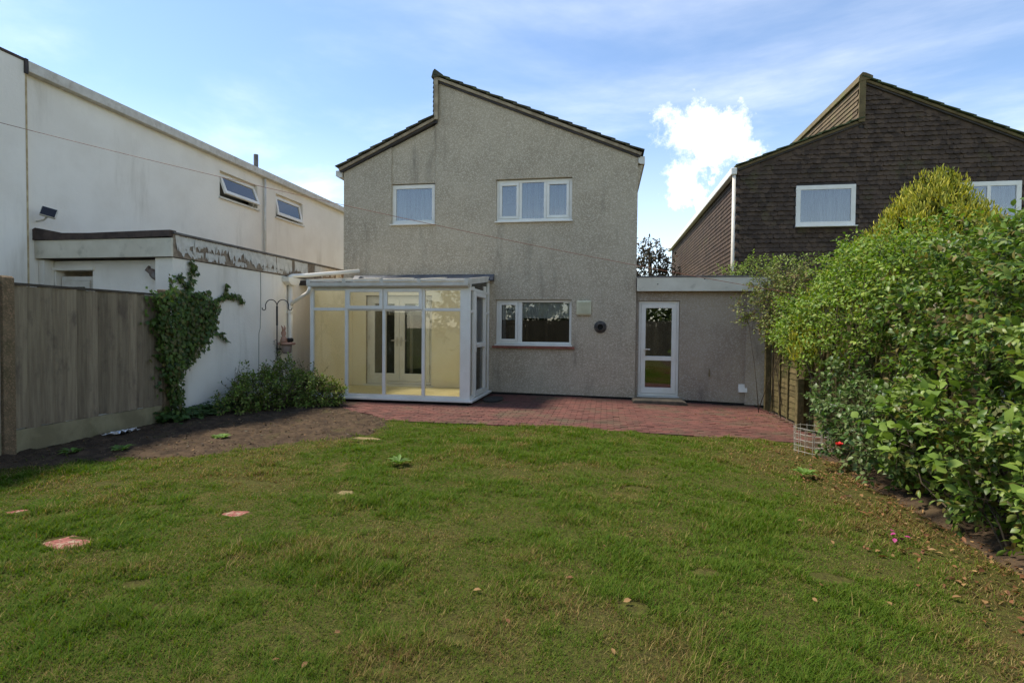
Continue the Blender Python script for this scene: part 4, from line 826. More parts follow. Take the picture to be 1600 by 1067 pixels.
for y, lb in ((4.805, 'brown aggregate concrete fence post at the left edge of the photo'), (6.93, 'concrete fence post half covered by ivy')):
    p = MB().prism([(-6.37, y - 0.06, -0.2), (-6.25, y - 0.06, -0.2), (-6.25, y - 0.06, 1.93), (-6.28, y - 0.06, 1.95), (-6.37, y - 0.06, 1.95)], (0, 0.12, 0)).build('fence_post', AGG, None, bevel=0.008)
    tag(p, lb, 'post', 'concrete fence posts')

# ------------------------------------------------------------------ right boundary fence: lap panels
def lap_panel(y0, y1, label):
    x0 = 3.14; f = thing('lap_panel', label, 'fence', (x0, (y0 + y1) / 2, 0), 'lap fence panels on the right boundary')
    rg = np.random.default_rng(int(y0 * 7)); zb = G(x0) + 0.02; n = 17; h = 0.1
    for k in range(n):
        z = zb + k * h; a, b = rg.normal() * 0.006, rg.normal() * 0.006
        MB().prism([(x0 + 0.012, y0, z + a), (x0 - 0.008, y0, z + 0.004 + a), (x0 + 0.006, y0, z + h + 0.03), (x0 + 0.014, y0, z + h + 0.03)], (0, (y1 - y0) / 2, b * 0.5)).build('slat', WOODR, f) if False else MB().add(
            [(x0 + 0.012, y0, z + a), (x0 - 0.008, y0, z + a), (x0 + 0.005, y0, z + h + 0.03), (x0 + 0.014, y0, z + h + 0.03), (x0 + 0.012, y1, z + b), (x0 - 0.008, y1, z + b), (x0 + 0.005, y1, z + h + 0.03), (x0 + 0.014, y1, z + h + 0.03)],
            [(0, 1, 2, 3), (7, 6, 5, 4), (0, 4, 5, 1), (1, 5, 6, 2), (2, 6, 7, 3), (3, 7, 4, 0)]).build('slat', WOODR, f)
    nb = 5
    for k in range(nb):
        y = y0 + 0.03 + (y1 - y0 - 0.06) * k / (nb - 1); MB().box(x0 - 0.032, x0 - 0.009, y - 0.022, y + 0.022, zb - 0.01, zb + n * h + 0.03).build('batten', WOODR, f)
    MB().box(x0 - 0.035, x0 + 0.03, y0, y1, zb + n * h + 0.031, zb + n * h + 0.05).build('capping', WOODR, f)
lap_panel(9.10, 10.95, 'greenish wooden lap fence panel meeting the garage corner')
lap_panel(7.12, 8.95, 'wooden lap fence panel behind the wire plant guard')
lap_panel(5.14, 6.97, 'wooden lap fence panel hidden behind the dark glossy hedge')
for y, lb in ((11.05, 'timber fence post at the garage corner'), (9.02, 'squat timber fence post standing at the patio corner'), (7.04, 'timber fence post behind the rose bush')):
    p = MB().box(3.02, 3.11, y - 0.045, y + 0.045, G(3.1) - 0.1, G(3.1) + (1.85 if y != 9.02 else 0.95)).build('timber_post', WOODR, None, bevel=0.008); tag(p, lb, 'post', 'timber fence posts')
p = MB().box(2.90, 3.0, 8.88, 8.98, G(3) - 0.1, G(3) + 0.80).build('timber_post', WOODR, None, bevel=0.01); tag(p, 'short greenish timber post standing just in front of the lap fence', 'post', 'timber fence posts')

# ------------------------------------------------------------------ plants: shared builders
def bush(name, label, cat, blobs, n, nl, ln, L, Wd, cols, mat, inner=0.35, upb=0.5, spread=0.5, base=None, stems=8, singles=0, smat=None, group=None, stem_mat=None, rough=0.16, sr=1.0):
    bl = np.array(blobs); c = base or (float(bl[:, 0].mean()), float(bl[:, 1].mean()), G(bl[:, 0].mean()))
    t = thing(name, label, cat, c, group)
    P, Nn = on_blobs(blobs, n, inner, rough=rough, clump=1.0); (p, d, nn), ax = shoots(P, Nn, nl, ln, upb, spread)
    m = len(p); k = p[:, 2] > gz(p[:, 0]) + 0.01; p, d, nn = p[k], d[k], nn[k]; m = len(p)
    Ls = L * (0.65 + 0.6 * RNG.random(m)); Ws = Wd * (0.75 + 0.5 * RNG.random(m)); C = mixcol(cols, m)
    if singles:
        dist = np.linalg.norm(p - np.array([0, 0, CAMH]), axis=1) + 100 * ~((p[:, 0] / np.maximum(p[:, 1], 0.1) < 0.72) & (p[:, 1] > 1)); o = np.argsort(dist); s, r = o[:singles], o[singles:]
        leaf_objects(p[s], d[s], nn[s], Ls[s], Ws[s], single_leaf_mesh('leaf'), smat, t); p, d, nn, Ls, Ws, C = p[r], d[r], nn[r], Ls[r], Ws[r], C[r]
    if len(p): many('leaves', p, d, nn, Ls, Ws, C, mat, t)
    # shoot stems joined, and a few main branches from the base
    sm = MB(); 
    for i in range(0, len(P), max(1, len(P) // 500)):
        a = Vector(P[i]); sm.tube([a - Vector(ax[i]) * ln * 0.6, a + Vector(ax[i]) * ln], [0.004, 0.002], 3, False)
    sm.build('twigs', stem_mat or BARK, t, kind='stuff')
    for k in range(stems):
        b = bl[k % len(bl)]; q = Vector(b[:3]) + Vector(RNG.normal(size=3)) * 0.4 * float(b[3:].min()); s = Vector((c[0] + RNG.normal() * 0.12, c[1] + RNG.normal() * 0.2, c[2] - 0.02)); mid = (s + q) / 2 + Vector((RNG.normal() * 0.08, RNG.normal() * 0.08, -0.05))
        MB().tube([s, s.lerp(mid, 0.5) + Vector((0, 0, 0.04)), mid, mid.lerp(q, 0.6), q], [v * sr for v in (0.02, 0.017, 0.014, 0.010, 0.006)], 6).build('branch', stem_mat or BARK, t, smooth=True)
    return t

# the hedge on the right, from front to back
bush('hedge_shrub', 'large dark glossy leaved shrub filling the right edge', 'shrub',
     [(3.4, 5.0, 1.62, 0.7, 0.8, 0.7), (3.5, 5.9, 1.55, 0.62, 0.7, 0.75), (3.25, 4.3, 1.45, 0.58, 0.75, 0.75), (3.1, 5.3, 0.95, 0.5, 0.7, 0.5), (3.5, 6.6, 1.0, 0.45, 0.5, 0.55), (3.25, 3.6, 1.2, 0.55, 0.65, 0.7), (3.0, 4.6, 0.75, 0.45, 0.7, 0.5), (3.75, 5.3, 1.85, 0.55, 0.7, 0.48), (3.75, 4.4, 1.6, 0.55, 0.6, 0.5), (2.98, 3.6, 0.5, 0.45, 0.6, 0.5), (3.0, 4.4, 0.35, 0.42, 0.7, 0.36), (3.0, 5.4, 0.4, 0.42, 0.6, 0.4), (4.1, 6.4, 2.05, 0.5, 0.6, 0.45)],
     3900, 8, 0.16, 0.064, 0.042, [(78, 104, 38), (94, 120, 44), (108, 132, 52), (62, 86, 34), (126, 142, 68), (112, 98, 54)], LFG, 0.4, 0.35, 0.6, base=(3.3, 5.0, G(3.2)), stems=14, singles=300, smat=LFO, rough=0.26)
bush('broad_leaf_shrub', 'pale green broad leaved shrub at the foot of the dark hedge', 'shrub',
     [(2.66, 4.65, 0.66, 0.44, 0.55, 0.4), (2.74, 4.05, 0.68, 0.44, 0.5, 0.44), (2.78, 5.1, 0.6, 0.34, 0.4, 0.34)],
     74, 4, 0.12, 0.10, 0.088, [(104, 132, 56), (126, 150, 70)], LF, 0.25, 0.9, 0.5, base=(2.78, 4.4, G(2.8)), stems=8, singles=300, smat=LFB, sr=0.4)
bush('rose_bush', 'dark leafy rose bush with one red bloom beside the wire guard', 'shrub',
     [(2.72, 6.3, 0.42, 0.36, 0.5, 0.42), (2.85, 6.9, 0.6, 0.34, 0.4, 0.5), (2.75, 5.75, 0.4, 0.34, 0.45, 0.38)],
     560, 6, 0.15, 0.062, 0.045, [(58, 84, 36), (78, 104, 46), (96, 116, 62), (120, 132, 84)], LFG, 0.35, 0.5, 0.6, base=(2.85, 6.4, G(2.8)), stems=8, stem_mat=STEMG)
bush('light_green_shrub', 'light yellow green arching shrub between dark hedge and garage', 'shrub',
     [(3.2, 8.3, 1.62, 0.55, 0.75, 0.5), (3.15, 7.5, 1.7, 0.55, 0.7, 0.55), (3.05, 8.9, 1.4, 0.45, 0.55, 0.42), (3.35, 7.3, 2.1, 0.5, 0.7, 0.4), (3.0, 8.1, 1.3, 0.42, 0.6, 0.36), (3.6, 8.2, 2.25, 0.55, 0.7, 0.4), (3.05, 6.7, 1.75, 0.42, 0.55, 0.42), (3.3, 6.4, 2.1, 0.45, 0.6, 0.38)],
     2500, 7, 0.19, 0.05, 0.033, [(112, 138, 46), (128, 152, 54), (94, 122, 42), (146, 156, 70), (80, 106, 38)], LF, 0.35, 0.4, 0.65, base=(3.15, 8.0, G(3.1)), stems=10, rough=0.28)
bush('climbing_rose', 'straggly dull green climber hanging over the garage fascia', 'climber',
     [(2.95, 10.75, 1.95, 0.36, 0.32, 0.45), (3.15, 10.4, 1.5, 0.3, 0.4, 0.45), (3.05, 10.9, 2.3, 0.3, 0.25, 0.25), (2.68, 10.95, 1.85, 0.22, 0.16, 0.2), (3.2, 9.9, 1.8, 0.32, 0.4, 0.45), (3.2, 9.6, 2.2, 0.32, 0.4, 0.35)],
     760, 7, 0.2, 0.05, 0.034, [(96, 112, 48), (110, 124, 54), (84, 98, 44), (130, 134, 68), (126, 108, 68)], LFM, 0.5, 0.2, 0.7, base=(3.08, 10.6, G(3.1)), stems=6, rough=0.28, sr=0.4)
bush('roof_creeper', 'bright green bushy growth showing above the garage roof edge', 'shrub',
     [(3.45, 12.6, 2.35, 0.35, 0.4, 0.5), (3.35, 13.0, 2.6, 0.4, 0.5, 0.42), (2.75, 12.6, 2.58, 0.35, 0.35, 0.2), (3.75, 12.2, 2.5, 0.4, 0.5, 0.5)],
     420, 7, 0.16, 0.05, 0.036, [(124, 148, 54), (140, 160, 66), (104, 128, 50), (136, 140, 92)], LF, 0.4, 0.6, 0.5, base=(3.5, 12.7, G(3.5)), stems=6)

# single bloom, buds
def flower(name, label, cat, c, r, mat, n=9):
    t = thing(name, label, cat, c); me = single_leaf_mesh('petal'); me.materials.append(mat); k = np.arange(n); a = k * 2.4; tl = 0.35 + 0.9 * (k / n)
    D = np.stack([np.cos(a) * tl - 0.3, np.sin(a) * tl - 0.3, np.ones(n)], 1); N = np.stack([-np.cos(a), -np.sin(a), tl * 0.8], 1)
    leaf_objects(np.tile(np.array(c), (n, 1)), D, N, np.full(n, r), np.full(n, r * 1.2), me, mat, t, 'petal')
    return t
flower('rose_bloom', 'small red bloom low on the rose bush', 'flower', (2.36, 5.98, 0.28), 0.05, ROSE)

def conifer():
    t = thing('conifer', 'golden yellow conifer rising behind the dark hedge', 'tree', (4.55, 8.6, -0.1))
    n = 1700; h = 1 - (1 - 0.25 * 0) * RNG.random(n) ** 0.75 * 0.85; a = RNG.random(n) * 2 * np.pi
    zt, zb = 3.62, 0.6; z = zb + (zt - zb) * h; rad = 2.0 * np.clip(1 - h, 0, 1) ** 0.78 * (0.9 + 0.16 * np.sin(a * 5 + z * 3) + 0.1 * np.sin(a * 11 + z * 7)) + 0.06
    P = np.stack([4.55 + rad * np.cos(a), 8.6 + rad * np.sin(a), z], 1); Nn = np.stack([np.cos(a), np.sin(a), 0.3 + h], 1)
    p_, d_, n_ = [], [], []
    for k in range(18):
        off = RNG.normal(size=(n, 3)) * np.array([0.03, 0.03, 0.06]); d = unit(unit(Nn) * 0.6 + np.array([0, 0, 1.0]) + RNG.normal(size=(n, 3)) * 0.35)
        p_.append(P + off); d_.append(d); n_.append(unit(Nn + RNG.normal(size=(n, 3)) * 0.5))
    p, d, nn = (np.concatenate(q) for q in (p_, d_, n_)); m = len(p)
    C = mixcol([(176, 166, 56), (156, 154, 52), (132, 140, 48), (192, 182, 76), (108, 118, 44)], m)
    many('foliage', p, d, nn, 0.075 * (0.6 + 0.8 * RNG.random(m)), 0.020, C, LFM, t)
    MB().tube([(4.55, 8.6, -0.2), (4.55, 8.6, 1.5), (4.56, 8.62, 3.4)], [0.09, 0.06, 0.015], 10).build('trunk', BARK, t, smooth=True)
    # inner twig mass carries the outer sprays
    P2 = np.stack([4.55 + rad * 0.72 * np.cos(a), 8.6 + rad * 0.72 * np.sin(a), z * 0.97], 1); q = np.concatenate([P2 + RNG.normal(size=(n, 3)) * 0.05 for _ in range(3)])
    many('inner_foliage', q, unit(RNG.normal(size=(3 * n, 3)) + np.array([0, 0, 1])), RNG.normal(size=(3 * n, 3)), 0.16, 0.09, mixcol([(84, 88, 36), (70, 76, 34)], 3 * n), LFM, t)
conifer()

def far_tree(name, label, c, blobs, n, cols, L=0.16):
    t = thing(name, label, 'tree', c)
    P, Nn = on_blobs(blobs, n, 0.6, rough=0.25); (p, d, nn), ax = shoots(P, Nn, 6, 0.35, 0.3, 0.8); m = len(p)
    many('crown', p, d, nn, L * (0.6 + 0.8 * RNG.random(m)), L * 0.7, mixcol(cols, m), LFM, t)
    top = max(b[2] for b in blobs)
    MB().tube([c, (c[0] + 0.1, c[1], top * 0.5), (c[0] - 0.05, c[1], top)], [0.2, 0.14, 0.04], 10).build('trunk', BARK, t, smooth=True)
    for b in blobs:
        MB().tube([(c[0] + 0.1, c[1], top * 0.45), (b[0] * 0.6 + c[0] * 0.4, b[1], b[2] * 0.85), b[:3]], [0.07, 0.04, 0.012], 6).build('limb', BARK, t, smooth=True)
far_tree('dark_tree', 'dark leafy tree seen above the garage roof between the houses', (2.0, 26, 0),
         [(1.75, 26, 4.15, 0.7, 0.7, 0.8), (2.2, 26, 4.3, 0.5, 0.5, 0.75), (2.1, 26, 5.1, 0.38, 0.4, 0.45), (2.75, 26, 4.0, 0.4, 0.4, 0.75), (1.2, 26, 4.6, 0.6, 0.6, 0.9), (3.1, 26, 3.5, 0.4, 0.4, 0.5), (2.1, 26, 3.0, 1.3, 0.8, 0.9)],
         520, [(64, 62, 46), (78, 76, 52), (52, 52, 40), (92, 74, 58)], 0.15)

# ------------------------------------------------------------------ the far end of the garden, seen only in the window glass
def back_fence():
    f = thing('back_fence', 'brown fence at the end of the garden reflected in the garage door glass', 'fence', (-1.5, -5.5, 0)); me = MB().box(-0.07, 0.07, -0.01, 0.01, -0.2, 1.85).mesh('board'); me.materials.append(WOODF)
    for k in range(64): place('board', me, f, (-6.2 + k * 0.15, -5.5 + 0.006 * (k % 2), 0))
    MB().box(-6.3, 3.4, -5.56, -5.52, 0.4, 0.48).box(-6.3, 3.4, -5.56, -5.52, 1.4, 1.48).build('rail', WOODF, f)
back_fence()
for nm, lb, x, h in (('garden_tree', 'leafy tree beyond the back fence reflected at the left of the kitchen glass', -6.0, 5.2), ('garden_tree', 'leafy tree beyond the back fence reflected at the right of the kitchen glass', -1.2, 4.6), ('garden_tree', 'leafy tree beyond the back fence reflected in the garage door', 4.4, 5.0)):
    far_tree(nm, lb, (x, -7.6, 0), [(x, -7.6, h * 0.62, 2.0, 1.3, h * 0.36), (x - 1.3, -7.4, h * 0.45, 1.5, 1.0, h * 0.35), (x + 1.4, -7.7, h * 0.48, 1.5, 1.0, h * 0.35)], 520, [(78, 92, 46), (96, 108, 56), (64, 76, 40)], 0.26)
# ------------------------------------------------------------------ ivy on fence and white wall
def ivy():
    t = thing('ivy', 'dark green ivy climbing the fence end and white wall', 'climber', (-6.28, 7.05, 0))
    # stems as polylines (y, z); the wall face and the fence face lie on about the same plane
    main = [(7.02, 0.0), (7.0, 0.5), (7.12, 1.0), (7.25, 1.5), (7.45, 1.95), (7.62, 2.4)]
    br = [main, [(7.0, 0.4), (6.9, 0.9), (6.78, 1.4), (6.75, 1.85)], [(7.12, 1.0), (7.4, 1.25), (7.75, 1.55), (7.95, 1.8), (8.3, 1.95), (8.6, 1.95), (8.82, 1.84)], [(8.3, 1.95), (8.33, 2.15)], [(7.7, 1.5), (8.0, 1.35), (8.2, 1.28), (8.36, 1.16)], [(7.25, 1.5), (7.15, 1.9), (7.1, 2.15)], [(7.5, 1.9), (7.35, 2.1), (7.28, 2.2)], [(7.62, 2.3), (7.5, 2.42)], [(7.95, 1.8), (8.05, 1.6), (8.02, 1.5)]]
    sm = MB()
    for b in br: sm.tube([(-6.375 if y > 7.05 else -6.27, y, z) for y, z in b], [0.012 - 0.008 * i / len(b) for i in range(len(b))], 5)
    sm.build('stems', BARK, t, smooth=True)
    P = []
    for b, wd, m in zip(br, (0.06, 0.13, 0.035, 0.02, 0.025, 0.05, 0.04, 0.03, 0.02), (330, 220, 240, 30, 60, 60, 50, 26, 18)):
        b = np.array(b); seg = RNG.integers(0, len(b) - 1, m); u = RNG.random((m, 1)); q = b[seg] * (1 - u) + b[seg + 1] * u + RNG.normal(size=(m, 2)) * wd * np.array([0.8, 0.8]); P.append(q)
    poly = np.array([(6.62, 1.88), (6.66, 1.3), (6.78, 0.75), (6.95, 0.1), (7.06, 0.08), (7.10, 0.62), (7.45, 0.9), (7.7, 1.05), (7.9, 1.35), (7.98, 1.75), (7.75, 2.0), (7.55, 1.95), (7.3, 1.95), (7.0, 2.0), (6.8, 1.95)])
    q = np.stack([RNG.uniform(6.55, 8.05, 5200), RNG.uniform(0, 2.05, 5200)], 1); e = 0.1 * (fbm(q[:, 0], q[:, 1], 6, 2) - 0.5); q = q[inside(q[:, 0] + e, q[:, 1] + e, poly)]; P.append(q)
    q = np.concatenate(P); m = len(q); bulge = 0.16 * inside(q[:, 0], q[:, 1], poly) * RNG.random(m) ** 0.7
    x = np.where(q[:, 0] > 7.08, -6.385, -6.285) + 0.015 + bulge + 0.03 * RNG.random(m); p = np.stack([x, q[:, 0], q[:, 1]], 1)
    d = np.stack([0.12 + 0.3 * RNG.random(m), RNG.normal(size=m) * 0.6, -0.9 + 0.5 * RNG.normal(size=m)], 1); nn = np.stack([np.ones(m), RNG.normal(size=m) * 0.35, 0.45 + RNG.normal(size=m) * 0.35], 1)
    many('leaves', p, d, nn, 0.062 * (0.6 + 0.7 * RNG.random(m)), 0.062 * (0.6 + 0.7 * RNG.random(m)), mixcol([(62, 86, 36), (80, 104, 44), (98, 120, 54), (52, 70, 32), (104, 98, 56)], m), LFG, t, IVYT, IVYF)
ivy()
# ground ivy along the foot of the wall
def ground_ivy():
    t = thing('ground_ivy', 'low ivy creeping along the foot of the white wall', 'plant', (-6.1, 7.6, 0))
    m = 900; y = RNG.uniform(6.7, 9.0, m); x = -6.3 + np.abs(RNG.normal(size=m)) * 0.16; z = 0.04 + 0.16 * RNG.random(m) * np.exp(-(x + 6.3) * 2.5) + 0.05 * fbm(x, y, 5, 2)
    d = np.stack([0.8 + RNG.normal(size=m) * 0.5, RNG.normal(size=m) * 0.7, 0.1 * RNG.normal(size=m)], 1); nn = np.stack([0.5 + 0.3 * RNG.normal(size=m), -0.2 + 0.3 * RNG.normal(size=m), np.ones(m)], 1)
    many('leaves', np.stack([x, y, z], 1), d, nn, 0.075, 0.075, mixcol([(66, 92, 40), (86, 112, 52), (54, 76, 36)], m), LF, t, IVYT, IVYF)
    sm = MB()
    for k in range(7): yy = 6.8 + 0.3 * k; sm.tube([(-6.25, yy, 0.02), (-6.15, yy + 0.2, 0.06), (-6.05, yy + 0.35, 0.03)], 0.006, 4)
    sm.build('stems', BARK, t)
ground_ivy()
bush('garden_shrub', 'low spreading green shrub at the foot of the bird feeder pole', 'shrub',
     [(-5.75, 8.3, 0.28, 0.4, 0.5, 0.34), (-5.55, 8.75, 0.34, 0.42, 0.45, 0.38), (-5.2, 8.85, 0.25, 0.42, 0.35, 0.28), (-5.85, 7.9, 0.14, 0.26, 0.34, 0.16), (-4.9, 9.05, 0.18, 0.25, 0.25, 0.22)],
     1250, 6, 0.14, 0.052, 0.036, [(100, 122, 44), (118, 138, 54), (84, 106, 40), (136, 146, 70), (112, 100, 62)], LFM, 0.4, 0.6, 0.6, base=(-5.55, 8.5, 0), stems=8, rough=0.25)
def sprigs(name, label, c, n, h, spread, cols, cat='plant', Lf=0.04, group=None):
    """upright thin stems with spaced leaves"""
    t = thing(name, label, cat, c, group); sm = MB(); p_, d_, n_ = [], [], []
    for k in range(n):
        a = RNG.random() * 6.28; hh = h * (0.6 + 0.5 * RNG.random()); tip = Vector((c[0] + math.cos(a) * spread * RNG.random(), c[1] + math.sin(a) * spread * RNG.random(), c[2] + hh)); b = Vector((c[0] + RNG.normal() * 0.05, c[1] + RNG.normal() * 0.05, c[2])); mid = b.lerp(tip, 0.5) + Vector((RNG.normal() * 0.04, RNG.normal() * 0.04, 0.05))
        sm.tube([b, mid, tip], [0.005, 0.004, 0.002], 4, False)
        for u in np.linspace(0.3, 1, int(hh / 0.035)):
            q = (b.lerp(mid, u * 2) if u < 0.5 else mid.lerp(tip, u * 2 - 1)); p_.append(q); d_.append((RNG.normal(), RNG.normal(), 0.3)); n_.append((0.3 * RNG.normal(), 0.3 * RNG.normal(), 1))
    sm.build('stems', STEMG, t); m = len(p_)
    many('leaves', np.array([tuple(q) for q in p_]), np.array(d_), np.array(n_), Lf * (0.7 + 0.6 * RNG.random(m)), Lf * 0.7, mixcol(cols, m), LFM, t)
sprigs('tall_sprigs', 'thin leafy stems climbing the bird feeder pole', (-5.83, 9.0, 0.3), 7, 0.95, 0.18, [(84, 96, 56), (100, 108, 66), (104, 84, 64)])
sprigs('wispy_sprigs', 'wispy stems in front of the lower conservatory corner', (-5.35, 9.2, 0.2), 8, 0.6, 0.38, [(112, 120, 66), (96, 104, 58), (110, 92, 66)], Lf=0.035)
sprigs('bare_sprigs', 'reddish thin stems against the white wall left of the pole', (-6.1, 8.2, 0.15), 6, 0.65, 0.3, [(120, 104, 76), (104, 84, 66), (110, 112, 70)], Lf=0.03)
wl = ['small leafy weed on the bare soil near the gravel board', 'small leafy weed at the lawn edge below the foil', 'weed rosette on the soil in front of the ivy', 'pale weed in the lawn by the patio', 'weed rosette under the rose bush']
for lb, (x, y) in zip(wl, ((-5.75, 5.05), (-5.35, 5.25), (-4.75, 6.1), (-2.1, 5.35), (2.05, 6.0))):
    t = thing('weed', lb, 'plant', (x, y, G(x) + 0.03), 'weeds'); n = 16; a = np.arange(n) * 2.4; e = 0.2 + 0.5 * RNG.random(n)
    many('leaves', np.stack([x + 0.02 * np.cos(a), y + 0.02 * np.sin(a), np.full(n, G(x) + 0.035)], 1), np.stack([np.cos(a), np.sin(a), e], 1), np.stack([-np.cos(a) * e, -np.sin(a) * e, np.ones(n)], 1), 0.12 * (0.6 + 0.6 * RNG.random(n)), 0.05, mixcol([(104, 132, 56), (90, 116, 48)], n), LFM, t)

# ------------------------------------------------------------------ small things in the garden
hk = thing('bird_feeder_pole', 'black iron bird feeder pole with two curled hooks', 'pole', (-5.86, 9.0, 0))
MB().tube([(-5.86, 9.0, -0.1), (-5.86, 9.0, 1.80)], 0.011, 8).build('pole', BLACKMET, hk)
MB().tube([(-5.86, 9.0, 1.45), (-5.86, 9.0, 1.80)], 0.017, 8).build('sleeve', BLACKMET, hk)
for s in (-1, 1):
    pts = [(-5.86, 9.0, 1.78)] + [(-5.86 + s * (0.115 - 0.115 * math.cos(a)), 9.0, 1.80 + 0.115 * math.sin(a)) for a in np.linspace(0.2, math.pi * 0.95, 10)] + [(-5.86 + s * (0.26 + 0.035 * math.cos(a)), 9.0, 1.76 + 0.035 * math.sin(a)) for a in np.linspace(math.pi, 2.1 * math.pi, 7)]
    MB().tube(pts, 0.008, 6).build('hook', BLACKMET, hk, smooth=True)
pc = (-6.2, 9.84, 1.0)
wp = thing('wall_planter', 'terracotta wall planter with a little seated figure and two dark balls', 'planter', pc)
MB().lathe((pc[0], pc[1], pc[2] - 0.10), [(0.06, 0), (0.09, 0.02), (0.10, 0.16), (0.09, 0.17)], 14).build('pot', POTG, wp, smooth=True)
MB().lathe((pc[0], pc[1], pc[2] + 0.07), [(0.15, 0), (0.17, 0.015), (0.165, 0.04), (0.10, 0.05), (0.06, 0.045)], 18).build('dish', TERRA, wp, smooth=True)
fg = MB().lathe((pc[0], pc[1] - 0.10, pc[2] + 0.11), [(0.055, 0), (0.065, 0.04), (0.05, 0.10), (0.03, 0.13), (0.045, 0.17), (0.045, 0.21), (0.02, 0.25)], 12).build('figure', TERRA, wp, smooth=True)
for s in (-1, 1): MB().tube([(pc[0], pc[1] - 0.10 + s * 0.02, pc[2] + 0.32), (pc[0] + 0.01, pc[1] - 0.11 + s * 0.04, pc[2] + 0.40), (pc[0], pc[1] - 0.13 + s * 0.05, pc[2] + 0.45)], [0.016, 0.018, 0.005], 7).build('ear', TERRA, fg, smooth=True)
for dy in (0.05, 0.13): MB().lathe((pc[0] + 0.03, pc[1] + dy - 0.02, pc[2] + 0.115), [(0.012, 0), (0.04, 0.02), (0.046, 0.045), (0.04, 0.075), (0.01, 0.09)], 10).build('ball', BLACKMET, wp, smooth=True)
MB().box(-6.399, -6.30, pc[1] - 0.02, pc[1] + 0.02, pc[2] - 0.03, pc[2] + 0.0).build('bracket', BLACKMET, wp)

# wire guard round a plant by the patio corner
wg = thing('wire_guard', 'pale wire mesh plant guard standing at the lawn edge', 'guard', (2.55, 7.2, G(2.5)))
def guard():
    cx, cy, r, z0 = 2.55, 7.2, 0.21, G(2.5); n = 16; rg = np.random.default_rng(3)
    for k in range(n):
        a = 2 * math.pi * k / n; MB().tube([(cx + r * math.cos(a), cy + r * math.sin(a), z0), (cx + (r + 0.012) * math.cos(a + 0.02), cy + (r + 0.012) * math.sin(a + 0.02), z0 + 0.34 + rg.random() * 0.02)], 0.003, 4).build('upright_wire', WIREW, wg)
    for j in range(5):
        z = z0 + 0.05 + j * 0.07; MB().tube([(cx + (r + 0.004) * math.cos(2 * math.pi * k / 24), cy + (r + 0.004) * math.sin(2 * math.pi * k / 24), z + 0.006 * math.sin(k)) for k in range(25)], 0.003, 4, False).build('ring_wire', WIREW, wg)
guard()
# washing line from the white house to the right-hand boundary
def washing_line():
    A, B = Vector((-8.70, 6.25, 4.32)), Vector((3.05, 9.0, 1.98)); pts = []
    for k in range(41):
        u = k / 40; q = A.lerp(B, u); q.z -= 0.14 * 4 * u * (1 - u); pts.append(q)
    o = MB().tube(pts, 0.004, 5).build('washing_line', LINE); tag(o, 'thin orange washing line sagging across the garden', 'line')
washing_line()
# bricks lying in the lawn
def slab(label, pts, h, mat, name='brick', cat='brick'):
    rg = np.random.default_rng(len(label)); pts = [(p[0] * (1 - u) + q[0] * u + rg.normal() * 0.008, p[1] * (1 - u) + q[1] * u + rg.normal() * 0.006) for p, q in zip(pts, pts[1:] + pts[:1]) for u in (0, 0.33, 0.66)]
    c = np.mean(pts, 0); z = float(lawn_z(np.array(c[0]), np.array(c[1]))); o = MB().prism([(x, y, z - 0.05) for x, y in pts], (0, 0, 0.05 + h)).build(name, mat, None, bevel=0.008); tag(o, label, cat, 'things set into the lawn')
slab('large worn red brick sunk in the lawn at the left', [(-3.64, 2.97), (-3.40, 2.90), (-3.30, 3.02), (-3.42, 3.13), (-3.58, 3.12)], 0.004, BRICK)
slab('small worn red brick sunk in the lawn nearer the soil bed', [(-2.89, 3.70), (-2.74, 3.67), (-2.65, 3.75), (-2.72, 3.82), (-2.86, 3.80)], 0.004, BRICK)
slab('reddish brick almost overgrown at the left edge of the lawn', [(-4.50, 3.40), (-4.36, 3.35), (-4.26, 3.42), (-4.34, 3.50), (-4.46, 3.49)], -0.002, BRICK)
slab('pale stone showing in the middle of the lawn', [(-2.29, 4.36), (-2.20, 4.33), (-2.13, 4.38), (-2.17, 4.45), (-2.26, 4.44)], 0.006, SAND, 'flat_stone', 'stone')
slab('pale dry stone at the corner where lawn meets soil bed', [(-3.2, 6.52), (-2.95, 6.47), (-2.8, 6.55), (-2.95, 6.62), (-3.15, 6.60)], 0.006, SAND, 'flat_stone', 'stone')
# foil tray by the gravel board
def foil():
    rg = np.random.default_rng(4); vs = []; fs = []; nx, ny = 14, 7
    for j in range(ny):
        for i in range(nx): vs.append((-6.16 + 0.2 * j / ny + rg.normal() * 0.008, 5.78 + 0.42 * i / nx + rg.normal() * 0.01, 0.06 + 0.05 * (0.5 + 0.5 * math.sin(i * 1.9)) * (j / ny) + rg.random() * 0.02))
    for j in range(ny - 1):
        for i in range(nx - 1): k = j * nx + i; fs.append((k, k + 1, k + nx + 1, k + nx))
    o = MB().add(vs, fs).build('foil_tray', FOIL); tag(o, 'crumpled silver foil tray lying against the concrete gravel board', 'tray')
    s = o.modifiers.new('thickness', 'SOLIDIFY'); s.thickness = 0.004
foil()
